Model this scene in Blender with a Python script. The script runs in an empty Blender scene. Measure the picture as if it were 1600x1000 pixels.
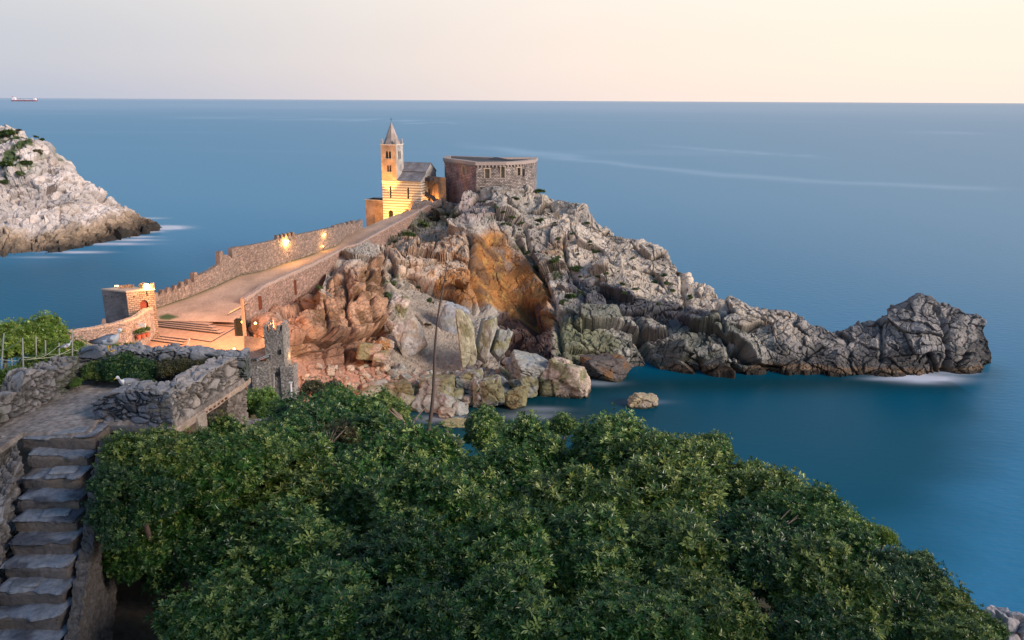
import bpy, bmesh, math, random
import numpy as np
from mathutils import Vector, Matrix

# ------------------------------------------------------------------ camera, sky, sun, exposure
SC = bpy.context.scene
COL = SC.collection
H = 45.0; F = 1256.0; PITCH = math.radians(15.27); ROLL = math.radians(0.30)
cam_d = bpy.data.cameras.new("camera"); cam = bpy.data.objects.new("camera", cam_d); COL.objects.link(cam)
cam_d.sensor_width = 36.0; cam_d.lens = 36.0 * F / 1600.0; cam_d.clip_start = 0.1; cam_d.clip_end = 600000
M = Matrix.Rotation(math.pi/2 - PITCH, 3, 'X') @ Matrix.Rotation(ROLL, 3, 'Z')
cam.matrix_world = Matrix.Translation((0, 0, H)) @ M.to_4x4()
SC.camera = cam
RT = np.array(M.col[0]); UP = np.array(M.col[1]); FW = -np.array(M.col[2])

SUN_AZ = math.radians(118); SUN_EL = math.radians(24)      # azimuth from +Y towards +X
world = bpy.data.worlds.new("World"); SC.world = world; world.use_nodes = True
def build_world():
    nt = world.node_tree; N = nt.nodes; L = nt.links
    for n in list(N): N.remove(n)
    out = N.new('ShaderNodeOutputWorld'); bg = N.new('ShaderNodeBackground')
    tc = N.new('ShaderNodeTexCoord'); sep = N.new('ShaderNodeSeparateXYZ')
    L.new(tc.outputs['Generated'], sep.inputs[0])
    def ramp(src, stops):
        r = N.new('ShaderNodeValToRGB'); r.color_ramp.interpolation = 'EASE'
        while len(r.color_ramp.elements) < len(stops): r.color_ramp.elements.new(0.5)
        for e, (p, c) in zip(r.color_ramp.elements, stops):
            e.position = p; e.color = (*c, 1)
        L.new(src, r.inputs[0]); return r.outputs[0]
    el = sep.outputs['Z']
    cool = ramp(el, [(0.0, (0.43, 0.50, 0.63)), (0.05, (0.50, 0.54, 0.64)), (0.13, (0.62, 0.62, 0.66)), (0.32, (0.24, 0.34, 0.50)), (1.0, (0.09, 0.20, 0.40))])
    warm = ramp(el, [(0.0, (1.0, 0.82, 0.72)), (0.06, (1.03, 0.85, 0.73)), (0.13, (1.03, 0.89, 0.78)), (0.35, (0.58, 0.56, 0.58)), (1.0, (0.10, 0.21, 0.41))])
    dot = N.new('ShaderNodeVectorMath'); dot.operation = 'DOT_PRODUCT'
    az = math.radians(52); dot.inputs[1].default_value = (math.sin(az), math.cos(az), 0)
    L.new(tc.outputs['Generated'], dot.inputs[0])
    mr = N.new('ShaderNodeMapRange'); mr.interpolation_type = 'SMOOTHSTEP'
    mr.inputs['From Min'].default_value = 0.02; mr.inputs['From Max'].default_value = 0.97
    L.new(dot.outputs['Value'], mr.inputs['Value'])
    mx = N.new('ShaderNodeMixRGB'); L.new(mr.outputs[0], mx.inputs[0]); L.new(cool, mx.inputs[1]); L.new(warm, mx.inputs[2])
    sky = N.new('ShaderNodeTexSky'); sky.sky_type = 'NISHITA'; sky.sun_disc = False
    sky.sun_elevation = math.radians(3); sky.sun_rotation = SUN_AZ; sky.air_density = 1.0; sky.dust_density = 0.5
    ad = N.new('ShaderNodeMixRGB'); ad.blend_type = 'ADD'; ad.inputs[0].default_value = 0.02
    L.new(mx.outputs[0], ad.inputs[1]); L.new(sky.outputs[0], ad.inputs[2])
    L.new(ad.outputs[0], bg.inputs['Color']); bg.inputs['Strength'].default_value = 0.93
    L.new(bg.outputs[0], out.inputs[0])
build_world()
sl = bpy.data.lights.new("sun", 'SUN'); sl.energy = 3.6; sl.angle = math.radians(22); sl.color = (1.0, 0.85, 0.75)
so = bpy.data.objects.new("sun", sl); COL.objects.link(so)
sd = Vector((math.sin(SUN_AZ)*math.cos(SUN_EL), math.cos(SUN_AZ)*math.cos(SUN_EL), math.sin(SUN_EL)))
so.rotation_euler = sd.to_track_quat('Z', 'Y').to_euler(); so.location = (60, 60, 80)
SC.view_settings.view_transform = 'Standard'; SC.view_settings.look = 'None'
SC.view_settings.exposure = 0.17; SC.view_settings.gamma = 1.0
SC.cycles.max_bounces = 5; SC.cycles.diffuse_bounces = 2; SC.cycles.glossy_bounces = 2

# ------------------------------------------------------------------ geometry of the view: pixel of the photograph + depth -> world
def ray(px, py):
    px = np.asarray(px, float); py = np.asarray(py, float)
    return (RT*((px-800)/F)[..., None] + UP*((500-py)/F)[..., None] + FW)
def P(px, py, Y=None, z=None):
    d = ray(px, py)
    t = (np.asarray(Y, float)/d[..., 1]) if Y is not None else ((z-H)/d[..., 2])
    return np.array([0, 0, H]) + d*t[..., None]
PA, PB = 4.47, 0.0765           # the paved ramp: z = PA + PB * y
def PS(px, py, off=0.0):
    d = ray(px, py); t = (PA+off-H)/(d[..., 2]-PB*d[..., 1])
    return np.array([0, 0, H]) + d*t[..., None]
def V3(a): return Vector([float(v) for v in a])

# ------------------------------------------------------------------ numpy noise
def h3(ix, iy, iz, seed):
    n = (ix.astype(np.int64)*73856093) ^ (iy.astype(np.int64)*19349663) ^ (iz.astype(np.int64)*83492791) ^ (seed*2654435761)
    n = (n ^ (n >> 13)) * 1274126177 & 0x7fffffffffff
    n = (n ^ (n >> 16)) * 668265263 & 0x7fffffffffff
    n = n ^ (n >> 15)
    return (n & 0xffffff)/float(0xffffff)
def vn(p, seed=0):
    i = np.floor(p); f = p-i; f = f*f*f*(f*(f*6-15)+10); i = i.astype(np.int64)
    r = 0
    for a in (0, 1):
        for b in (0, 1):
            for c in (0, 1):
                w = (f[..., 0] if a else 1-f[..., 0])*(f[..., 1] if b else 1-f[..., 1])*(f[..., 2] if c else 1-f[..., 2])
                r = r + w*h3(i[..., 0]+a, i[..., 1]+b, i[..., 2]+c, seed)
    return r*2-1
def fbm(p, o=4, seed=0, g=0.5):
    r = 0; a = 1.0; t = 0
    for k in range(o):
        r = r+a*vn(p*(2.03**k)+k*7.3, seed+k); t += a; a *= g
    return r/t
def ridge(p, o=4, seed=0):
    r = 0; a = 1.0; t = 0
    for k in range(o):
        r = r+a*(1-2*np.abs(vn(p*(2.1**k)+k*3.1, seed+k))); t += a; a *= 0.5
    return r/t
def wor(p, seed=0, jit=0.9, tilt=False):
    i = np.floor(p).astype(np.int64); sh = p.shape[:-1]
    f1 = np.full(sh, 9.0); f2 = np.full(sh, 9.0); idv = np.zeros(sh); tl = np.zeros(sh)
    for a in (-1, 0, 1):
        for b in (-1, 0, 1):
            for c in (-1, 0, 1):
                x = i[..., 0]+a; y = i[..., 1]+b; z = i[..., 2]+c
                dx = x+.5+jit*(h3(x, y, z, seed)-.5)-p[..., 0]
                dy = y+.5+jit*(h3(x, y, z, seed+11)-.5)-p[..., 1]
                dz = z+.5+jit*(h3(x, y, z, seed+23)-.5)-p[..., 2]
                d = np.sqrt(dx*dx+dy*dy+dz*dz); m = d < f1
                f2 = np.where(m, f1, np.minimum(f2, d)); f1 = np.where(m, d, f1)
                idv = np.where(m, h3(x, y, z, seed+37), idv)
                if tilt: tl = np.where(m, dx*(h3(x, y, z, seed+41)-.5)+dy*(h3(x, y, z, seed+43)-.5)+dz*(h3(x, y, z, seed+47)-.5), tl)
    return (f1, f2, idv, tl) if tilt else (f1, f2, idv)
def sst(a, b, x):
    t = np.clip((x-a)/(b-a), 0, 1); return t*t*(3-2*t)
def rbf(cp, q):
    cp = np.array(cp, float); X = cp[:, :2]/100.0; v = cp[:, 2]
    n = len(X); r = np.sqrt(((X[:, None]-X[None])**2).sum(-1))
    A = np.zeros((n+3, n+3)); A[:n, :n] = r; A[:n, n] = 1; A[:n, n+1:] = X; A[n, :n] = 1; A[n+1:, :n] = X.T
    A[:n, :n] -= np.eye(n)*0.01
    w = np.linalg.solve(A, np.concatenate([v, [0, 0, 0]]))
    Q = q.reshape(-1, 2)/100.0; out = np.zeros(len(Q))
    for s in range(0, len(Q), 20000):
        k = Q[s:s+20000]; rr = np.sqrt(((k[:, None]-X[None])**2).sum(-1))
        out[s:s+20000] = rr@w[:n]+w[n]+k@w[n+1:]
    return out.reshape(q.shape[:-1])

# ------------------------------------------------------------------ materials (colour from attribute 'col' or from nodes)
MATS = {}
def amat(name, rough=0.85, bump=0.3, bscale=3.0, vary=0.25, spec=0.3, detail=8, cracks=0.0, cscale=1.0, transl=0.0, sheen=0):
    if name in MATS: return MATS[name]
    m = bpy.data.materials.new(name); m.use_nodes = True; nt = m.node_tree; N = nt.nodes; L = nt.links
    bs = N['Principled BSDF']; at = N.new('ShaderNodeAttribute'); at.attribute_name = 'col'
    tc = N.new('ShaderNodeTexCoord'); no = N.new('ShaderNodeTexNoise'); no.inputs['Scale'].default_value = bscale
    no.inputs['Detail'].default_value = detail; no.inputs['Roughness'].default_value = 0.65
    L.new(tc.outputs['Object'], no.inputs['Vector'])
    mr = N.new('ShaderNodeMapRange'); mr.inputs['From Min'].default_value = 0.3; mr.inputs['From Max'].default_value = 0.7
    mr.inputs['To Min'].default_value = 1-vary; mr.inputs['To Max'].default_value = 1+vary
    L.new(no.outputs['Fac'], mr.inputs['Value'])
    mu = N.new('ShaderNodeVectorMath'); mu.operation = 'SCALE'
    L.new(at.outputs['Color'], mu.inputs[0]); L.new(mr.outputs[0], mu.inputs['Scale'])
    L.new(mu.outputs[0], bs.inputs['Base Color'])
    bs.inputs['Roughness'].default_value = rough; bs.inputs['Specular IOR Level'].default_value = spec
    if bump > 0:
        bp = N.new('ShaderNodeBump'); bp.inputs['Strength'].default_value = bump; bp.inputs['Distance'].default_value = 0.6/bscale
        L.new(no.outputs['Fac'], bp.inputs['Height']); L.new(bp.outputs[0], bs.inputs['Normal'])
    if transl > 0:
        tr = N.new('ShaderNodeBsdfTranslucent'); L.new(mu.outputs[0], tr.inputs['Color'])
        mi = N.new('ShaderNodeMixShader'); mi.inputs[0].default_value = transl
        L.new(bs.outputs[0], mi.inputs[1]); L.new(tr.outputs[0], mi.inputs[2])
        L.new(mi.outputs[0], N['Material Output'].inputs['Surface'])
    MATS[name] = m; return m
def cmat(name, col, rough=0.8, bump=0.2, bscale=4.0, vary=0.2, metal=0.0, spec=0.3, emit=None, es=0):
    if name in MATS: return MATS[name]
    m = bpy.data.materials.new(name); m.use_nodes = True; nt = m.node_tree; N = nt.nodes; L = nt.links
    bs = N['Principled BSDF']; tc = N.new('ShaderNodeTexCoord'); no = N.new('ShaderNodeTexNoise')
    no.inputs['Scale'].default_value = bscale; no.inputs['Detail'].default_value = 6
    L.new(tc.outputs['Object'], no.inputs['Vector'])
    mx = N.new('ShaderNodeMixRGB'); L.new(no.outputs['Fac'], mx.inputs[0])
    mx.inputs[1].default_value = (*[c*(1-vary*1.6) for c in col], 1); mx.inputs[2].default_value = (*[min(1, c*(1+vary*1.6)) for c in col], 1)
    L.new(mx.outputs[0], bs.inputs['Base Color'])
    bs.inputs['Roughness'].default_value = rough; bs.inputs['Metallic'].default_value = metal; bs.inputs['Specular IOR Level'].default_value = spec
    if bump > 0:
        bp = N.new('ShaderNodeBump'); bp.inputs['Strength'].default_value = bump; bp.inputs['Distance'].default_value = 0.4/bscale
        L.new(no.outputs['Fac'], bp.inputs['Height']); L.new(bp.outputs[0], bs.inputs['Normal'])
    if emit:
        bs.inputs['Emission Color'].default_value = (*emit, 1); bs.inputs['Emission Strength'].default_value = es
    MATS[name] = m; return m
def masonry(name, c1, c2, mortar, bw=0.5, bh=0.25, msize=0.02, bump=0.5, irregular=0.12, patch=None):
    """courses of stone laid along the UV map (metres)"""
    if name in MATS: return MATS[name]
    m = bpy.data.materials.new(name); m.use_nodes = True; nt = m.node_tree; N = nt.nodes; L = nt.links
    bs = N['Principled BSDF']; uv = N.new('ShaderNodeUVMap')
    no = N.new('ShaderNodeTexNoise'); no.inputs['Scale'].default_value = 1.3; no.inputs['Detail'].default_value = 5; L.new(uv.outputs[0], no.inputs['Vector'])
    sb = N.new('ShaderNodeVectorMath'); sb.operation = 'SUBTRACT'; sb.inputs[1].default_value = (.5, .5, .5); L.new(no.outputs['Color'], sb.inputs[0])
    sc = N.new('ShaderNodeVectorMath'); sc.operation = 'SCALE'; sc.inputs['Scale'].default_value = irregular*2; L.new(sb.outputs[0], sc.inputs[0])
    ad = N.new('ShaderNodeVectorMath'); ad.operation = 'ADD'; L.new(uv.outputs[0], ad.inputs[0]); L.new(sc.outputs[0], ad.inputs[1])
    br = N.new('ShaderNodeTexBrick'); L.new(ad.outputs[0], br.inputs['Vector']); br.inputs['Scale'].default_value = 1.0
    br.inputs['Color1'].default_value = (*c1, 1); br.inputs['Color2'].default_value = (*c2, 1); br.inputs['Mortar'].default_value = (*mortar, 1)
    br.inputs['Brick Width'].default_value = bw; br.inputs['Row Height'].default_value = bh; br.inputs['Mortar Size'].default_value = msize
    n2 = N.new('ShaderNodeTexNoise'); n2.inputs['Scale'].default_value = 0.45; n2.inputs['Detail'].default_value = 8; L.new(uv.outputs[0], n2.inputs['Vector'])
    mr = N.new('ShaderNodeMapRange'); mr.inputs['From Min'].default_value = .35; mr.inputs['From Max'].default_value = .65; mr.inputs['To Min'].default_value = .65; mr.inputs['To Max'].default_value = 1.3
    L.new(n2.outputs['Fac'], mr.inputs['Value'])
    mu = N.new('ShaderNodeVectorMath'); mu.operation = 'SCALE'; L.new(br.outputs['Color'], mu.inputs[0]); L.new(mr.outputs[0], mu.inputs['Scale'])
    L.new(mu.outputs[0], bs.inputs['Base Color']); bs.inputs['Roughness'].default_value = 0.9
    n3 = N.new('ShaderNodeTexNoise'); n3.inputs['Scale'].default_value = 6; n3.inputs['Detail'].default_value = 6; L.new(uv.outputs[0], n3.inputs['Vector'])
    mm = N.new('ShaderNodeMath'); mm.operation = 'MULTIPLY_ADD'; mm.inputs[1].default_value = -0.8; L.new(br.outputs['Fac'], mm.inputs[0]); L.new(n3.outputs['Fac'], mm.inputs[2])
    bp = N.new('ShaderNodeBump'); bp.inputs['Strength'].default_value = bump; bp.inputs['Distance'].default_value = 0.08
    L.new(mm.outputs[0], bp.inputs['Height']); L.new(bp.outputs[0], bs.inputs['Normal'])
    MATS[name] = m; return m

# ------------------------------------------------------------------ objects
def tag(o, label=None, cat=None, group=None, kind=None):
    if label: o['label'] = label
    if cat: o['category'] = cat
    if group: o['group'] = group
    if kind: o['kind'] = kind
    return o
def empty(name, loc, rz=0, label=None, cat=None, group=None):
    o = bpy.data.objects.new(name, None); COL.objects.link(o); o.location = V3(loc); o.rotation_euler.z = rz
    o.empty_display_size = 0.3
    return tag(o, label, cat, group)
def link(name, me, mat, parent=None, local=False):
    o = bpy.data.objects.new(name, me); COL.objects.link(o)
    if mat is not None:
        for mm in (mat if isinstance(mat, (list, tuple)) else [mat]): me.materials.append(mm)
    if parent is not None:
        o.parent = parent
        if not local:
            T = Matrix.Translation(parent.location) @ Matrix.Rotation(parent.rotation_euler.z, 4, 'Z')
            o.matrix_parent_inverse = T.inverted()
    return o
def copy_tree(o, parent=None):
    c = o.copy(); COL.objects.link(c)
    if parent is not None: c.parent = parent
    for ch in [x for x in o.children]: copy_tree(ch, c)
    return c
def np_mesh(name, V, Fq, col=None, smooth=True):
    """V (n,3), Fq (m,k) faces; col (n,3)"""
    me = bpy.data.meshes.new(name); V = np.ascontiguousarray(V, dtype=np.float32); Fq = np.ascontiguousarray(Fq, dtype=np.int32)
    me.vertices.add(len(V)); me.vertices.foreach_set('co', V.ravel())
    k = Fq.shape[1]; me.loops.add(Fq.size); me.loops.foreach_set('vertex_index', Fq.ravel())
    me.polygons.add(len(Fq)); me.polygons.foreach_set('loop_start', np.arange(0, Fq.size, k, dtype=np.int32))
    me.update(calc_edges=True)
    me.polygons.foreach_set('use_smooth', np.full(len(Fq), smooth))
    if col is not None: set_col(me, col)
    me.validate(); me.update(); return me
def set_col(me, col):
    a = me.color_attributes.new('col', 'FLOAT_COLOR', 'POINT')
    c = np.ones((len(me.vertices), 4), np.float32); c[:, :3] = np.clip(col, 0, 1); a.data.foreach_set('color', c.ravel())
def grid_faces(nx, ny, wrap=False):
    i, j = np.meshgrid(np.arange(nx-1), np.arange(ny-(0 if wrap else 1)), indexing='ij')
    j2 = (j+1) % ny
    return np.stack([i*ny+j, (i+1)*ny+j, (i+1)*ny+j2, i*ny+j2], -1).reshape(-1, 4)
class MB:
    """collects boxes, tubes and quads with UVs in metres into one mesh"""
    def __init__(s): s.v = []; s.f = []; s.uv = []
    def face(s, pts, uvs=None):
        b = len(s.v); s.v += [tuple(float(c) for c in p) for p in pts]; s.f.append(tuple(range(b, b+len(pts))))
        if uvs is None:
            p = [Vector(q) for q in pts]; n = (p[1]-p[0]).cross(p[2]-p[0])
            if n.length < 1e-9: n = Vector((0, 0, 1))
            n.normalize()
            t = Vector((0, 0, 1)).cross(n)
            if t.length < 0.3: t = Vector((1, 0, 0))
            t.normalize(); w = n.cross(t); uvs = [(q.dot(t), q.dot(w)) for q in p]
        s.uv += [tuple(u) for u in uvs]; return s
    def box(s, c, size, rz=0, top=1.0):
        cx, cy, cz = c; a, b, h = size; ca, sa = math.cos(rz), math.sin(rz); pts = []
        for z, k in ((-h/2, 1), (h/2, top)):
            for x, y in ((-a/2*k, -b/2*k), (a/2*k, -b/2*k), (a/2*k, b/2*k), (-a/2*k, b/2*k)):
                pts.append((cx+x*ca-y*sa, cy+x*sa+y*ca, cz+z))
        for q in ((0, 1, 5, 4), (1, 2, 6, 5), (2, 3, 7, 6), (3, 0, 4, 7), (4, 5, 6, 7), (3, 2, 1, 0)): s.face([pts[k] for k in q])
        return s
    def tube(s, pts, r, n=8, cap=True):
        pts = [Vector([float(c) for c in p]) for p in pts]; rs = r if isinstance(r, (list, tuple)) else [r]*len(pts); rings = []
        for i, p in enumerate(pts):
            d = (pts[min(i+1, len(pts)-1)]-pts[max(i-1, 0)]).normalized()
            a = d.cross(Vector((0, 0, 1)) if abs(d.z) < .9 else Vector((1, 0, 0))).normalized(); b = d.cross(a)
            rings.append([p+(a*math.cos(t)+b*math.sin(t))*rs[i] for t in [2*math.pi*k/n for k in range(n)]])
        for i in range(len(rings)-1):
            for k in range(n): s.face([rings[i][k], rings[i][(k+1) % n], rings[i+1][(k+1) % n], rings[i+1][k]])
        if cap: s.face(rings[0][::-1]); s.face(rings[-1])
        return s
    def prism(s, poly, z0, z1):
        n = len(poly)
        for i in range(n):
            a, b = poly[i], poly[(i+1) % n]; s.face([(a[0], a[1], z0), (b[0], b[1], z0), (b[0], b[1], z1), (a[0], a[1], z1)])
        s.face([(p[0], p[1], z1) for p in poly]); s.face([(p[0], p[1], z0) for p in poly[::-1]]); return s
    def build(s, name, mat, parent=None, smooth=False, merge=True):
        me = bpy.data.meshes.new(name); me.from_pydata(s.v, [], s.f); uvl = me.uv_layers.new(name='UVMap')
        uvl.data.foreach_set('uv', np.array(s.uv, np.float32).ravel())
        if merge:
            bm = bmesh.new(); bm.from_mesh(me); bmesh.ops.remove_doubles(bm, verts=bm.verts, dist=1e-4); bm.to_mesh(me); bm.free()
        if smooth:
            for p in me.polygons: p.use_smooth = True
        return link(name, me, mat, parent)
def build_loose(mb, name, mat, parent=None):
    """one object for each connected piece"""
    key = [tuple(round(c, 3) for c in v) for v in mb.v]; par = {}
    def find(a):
        while par.setdefault(a, a) != a: a = par[a]
        return a
    for f in mb.f:
        r = find(key[f[0]])
        for i in f[1:]: par[find(key[i])] = r
    grp = {}
    k = 0
    for f in mb.f:
        g = grp.setdefault(find(key[f[0]]), MB()); b = len(g.v); g.v += [mb.v[i] for i in f]; g.f.append(tuple(range(b, b+len(f)))); g.uv += mb.uv[k:k+len(f)]; k += len(f)
    return [g.build(name, mat, parent) for g in grp.values()]
def lamp(loc, power, col=(1, .52, .16), r=0.12, parent=None, name='light', spot=None, to=None):
    l = bpy.data.lights.new(name, 'SPOT' if spot else 'POINT'); l.energy = power; l.color = col; l.shadow_soft_size = r
    if spot: l.spot_size = math.radians(spot); l.spot_blend = 0.6
    o = bpy.data.objects.new(name, l); COL.objects.link(o)
    if to is not None: o.rotation_euler = (Vector(V3(loc))-V3(to)).to_track_quat('Z', 'Y').to_euler()
    if parent is not None:
        o.parent = parent; T = Matrix.Translation(parent.location) @ Matrix.Rotation(parent.rotation_euler.z, 4, 'Z'); o.matrix_parent_inverse = T.inverted()
    o.location = V3(loc); return o
# ------------------------------------------------------------------ sea
def pmask(x, y, poly, soft=6.0):
    """soft membership of points in a polygon"""
    poly = np.array(poly, float); ins = np.zeros(x.shape, bool); dmin = np.full(x.shape, 1e9)
    for i in range(len(poly)):
        x1, y1 = poly[i]; x2, y2 = poly[(i+1) % len(poly)]
        c = ((y1 > y) != (y2 > y)) & (x < (x2-x1)*(y-y1)/((y2-y1) if y2 != y1 else 1e-9)+x1); ins ^= c
        ex, ey = x2-x1, y2-y1; t = np.clip(((x-x1)*ex+(y-y1)*ey)/(ex*ex+ey*ey+1e-9), 0, 1)
        dmin = np.minimum(dmin, np.hypot(x-x1-t*ex, y-y1-t*ey))
    return sst(-soft, soft, np.where(ins, dmin, -dmin))
def project(V):
    d = V-np.array([0, 0, H]); w = d@FW; w = np.where(w < 0.1, 0.1, w)
    return 800+F*(d@RT)/w, 500-F*(d@UP)/w

def make_sea():
    def axis(lo, hi, step, far, g):
        a = list(np.arange(lo, hi, step)); s = step; x = hi
        up = []
        while x < far: up.append(x); s *= g; x += s
        up.append(far); s = step; x = lo; dn = []
        while x > -far: s *= g; x -= s; dn.append(max(x, -far))
        return np.array(dn[::-1]+a+up)
    xs = axis(-130, 110, 0.6, 240000, 1.12); ys = axis(60, 330, 0.6, 300000, 1.06)
    ys = ys[ys > -60]
    X, Y = np.meshgrid(xs, ys, indexing='ij'); Z = np.zeros_like(X)
    V = np.stack([X, Y, Z], -1)
    px, py = project(V.reshape(-1, 3)); px = px.reshape(X.shape); py = py.reshape(X.shape)
    R = np.hypot(X, Y); n = vn(V*0.012, 5); n2 = vn(V*0.035+9, 15)
    def w(px, py): q = P(px, py, z=0.0); return q[0], q[1]
    A = w(1548, 579); B = w(1500, 760); Cc = w(1430, 990)
    # sheltered cove: smooth water that shows its own colour
    poly = [w(1150, 560), A, w(1525, 680), B, (Cc[0], Cc[1]), (Cc[0]-5, 30), (-60, 30), (-60, 118), w(700, 560)]
    wx = X+4*n2+2*vn(V*.15, 3); lee = pmask(wx, Y, poly, 7.0)
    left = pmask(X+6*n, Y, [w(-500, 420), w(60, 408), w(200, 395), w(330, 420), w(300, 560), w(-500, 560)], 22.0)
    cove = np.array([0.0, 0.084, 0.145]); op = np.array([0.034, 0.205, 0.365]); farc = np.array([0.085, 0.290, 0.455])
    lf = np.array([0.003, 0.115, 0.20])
    t = sst(130, 420, R)[..., None]; c = op*(1-t)+farc*t; t = sst(500, 6000, R)[..., None]; c = c*(1-t)+np.array([.24, .41, .56])*t; t = sst(9000, 40000, R)[..., None]; c = c*(1-t)+np.array([.36, .48, .60])*t; t = (sst(-.1, .7, X/np.maximum(R, 1))*sst(80, 300, R))[..., None]*.35; c = c*(1-t)+np.array([.26, .38, .46])*t  # horizon haze and reflected sky glow painted into the far sea colour
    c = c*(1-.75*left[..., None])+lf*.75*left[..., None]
    c = c*(1-lee[..., None])+cove*lee[..., None]
    # dark shallows, with the rocks' dark reflection painted into the sea colour
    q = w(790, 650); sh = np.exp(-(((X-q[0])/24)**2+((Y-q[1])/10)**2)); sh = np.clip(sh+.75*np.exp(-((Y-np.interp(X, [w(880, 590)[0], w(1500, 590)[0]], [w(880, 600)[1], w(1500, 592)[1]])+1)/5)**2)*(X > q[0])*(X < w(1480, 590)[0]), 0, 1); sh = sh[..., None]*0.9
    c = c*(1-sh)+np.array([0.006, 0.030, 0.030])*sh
    # pale current streaks far out
    stv = V.copy(); stv[..., 0] *= 0.0016; stv[..., 1] *= 0.008
    st = sst(0.25, 0.75, fbm(stv, 3, 77))*sst(300, 900, R)
    st2 = np.zeros_like(R)
    for pts, wd in (([(700, 224), (900, 248), (1130, 276), (1330, 288), (1600, 297)], 3.2), ([(1000, 224), (1200, 240), (1330, 250)], 1.6), ([(200, 183), (420, 184), (560, 187), (760, 195)], 1.5), ([(1360, 205), (1600, 212)], 1.5)):
        pts = np.array(pts, float); yy = np.interp(px, pts[:, 0], pts[:, 1]); m = (px > pts[0, 0]) & (px < pts[-1, 0]) & (Y > 0)
        e = np.clip(np.minimum(px-pts[0, 0], pts[-1, 0]-px)/90, 0, 1)
        st2 = np.maximum(st2, np.where(m, e*np.exp(-((py-yy-3*vn(V*.02, 8))/wd)**2), 0))
    c = c+(0.035*st+0.09*st2)[..., None]*np.array([1, 1, 1])
    # long, smoothed foam where swell washes the rocks
    foam = np.zeros_like(R); fn = 0.5+0.5*fbm(V*np.array([.25, .6, 1]), 4, 31)
    for (a, b, rx, ry, s) in ((1440, 590, 6.5, 2.6, 1.0), (1490, 583, 4, 1.2, .6), (1400, 592, 5, 1.4, .5), (252, 356, 8, 5.0, 1.5), (232, 362, 5, 3, .8), (218, 370, 6, 2, .8), (178, 381, 10, 2.6, .9), (205, 375, 8, 2.4, .9), (120, 394, 9, 2, .8), (228, 341, 7, 2.5, .55), (60, 402, 8, 1.5, .3), (700, 655, 5, 1.6, .25), (930, 598, 4, 1.5, .3), (845, 640, 4, 1.2, .25), (1012, 628, 3.5, 1, .15), (830, 650, 5, 1.6, .2)):
        q = w(a, b); foam = np.maximum(foam, s*np.exp(-(((X-q[0])/rx)**2+((Y-q[1])/ry)**2)**1.2))
    foam = np.clip(foam*(0.55+1.3*fn), 0, 1)
    c = c*(1-foam[..., None])+np.array([.62, .66, .74])*foam[..., None]
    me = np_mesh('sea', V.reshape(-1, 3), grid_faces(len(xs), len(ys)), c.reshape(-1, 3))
    a = me.attributes.new('calm', 'FLOAT', 'POINT'); a.data.foreach_set('value', (lee*0.9+left*.3).astype(np.float32).ravel().clip(0, 1))
    m = bpy.data.materials.new('sea_water'); m.use_nodes = True; nt = m.node_tree; N = nt.nodes; L = nt.links; bs = N['Principled BSDF']
    at = N.new('ShaderNodeAttribute'); at.attribute_name = 'col'; L.new(at.outputs['Color'], bs.inputs['Base Color'])
    ca = N.new('ShaderNodeAttribute'); ca.attribute_name = 'calm'
    bs.inputs['IOR'].default_value = 1.33; bs.inputs['Specular IOR Level'].default_value = .06; bs.inputs['Specular Tint'].default_value = (.55, .95, 1, 1)
    mr = N.new('ShaderNodeMapRange'); mr.inputs['To Min'].default_value = 0.36; mr.inputs['To Max'].default_value = 0.27
    L.new(ca.outputs['Fac'], mr.inputs['Value']); L.new(mr.outputs[0], bs.inputs['Roughness'])
    ge = N.new('ShaderNodeNewGeometry'); mp = N.new('ShaderNodeMapping'); mp.inputs['Scale'].default_value = (0.55, 1.1, 1); mp.inputs['Rotation'].default_value = (0, 0, .25)
    L.new(ge.outputs['Position'], mp.inputs[0])
    n1 = N.new('ShaderNodeTexNoise'); n1.inputs['Scale'].default_value = 0.9; n1.inputs['Detail'].default_value = 4; L.new(mp.outputs[0], n1.inputs['Vector'])
    ms = N.new('ShaderNodeMapRange'); ms.inputs['To Min'].default_value = 0.32; ms.inputs['To Max'].default_value = 0.03
    L.new(ca.outputs['Fac'], ms.inputs['Value'])
    bp = N.new('ShaderNodeBump'); bp.inputs['Distance'].default_value = 0.35; L.new(n1.outputs['Fac'], bp.inputs['Height']); L.new(ms.outputs[0], bp.inputs['Strength'])
    L.new(bp.outputs[0], bs.inputs['Normal'])
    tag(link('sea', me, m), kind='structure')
make_sea()

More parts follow.
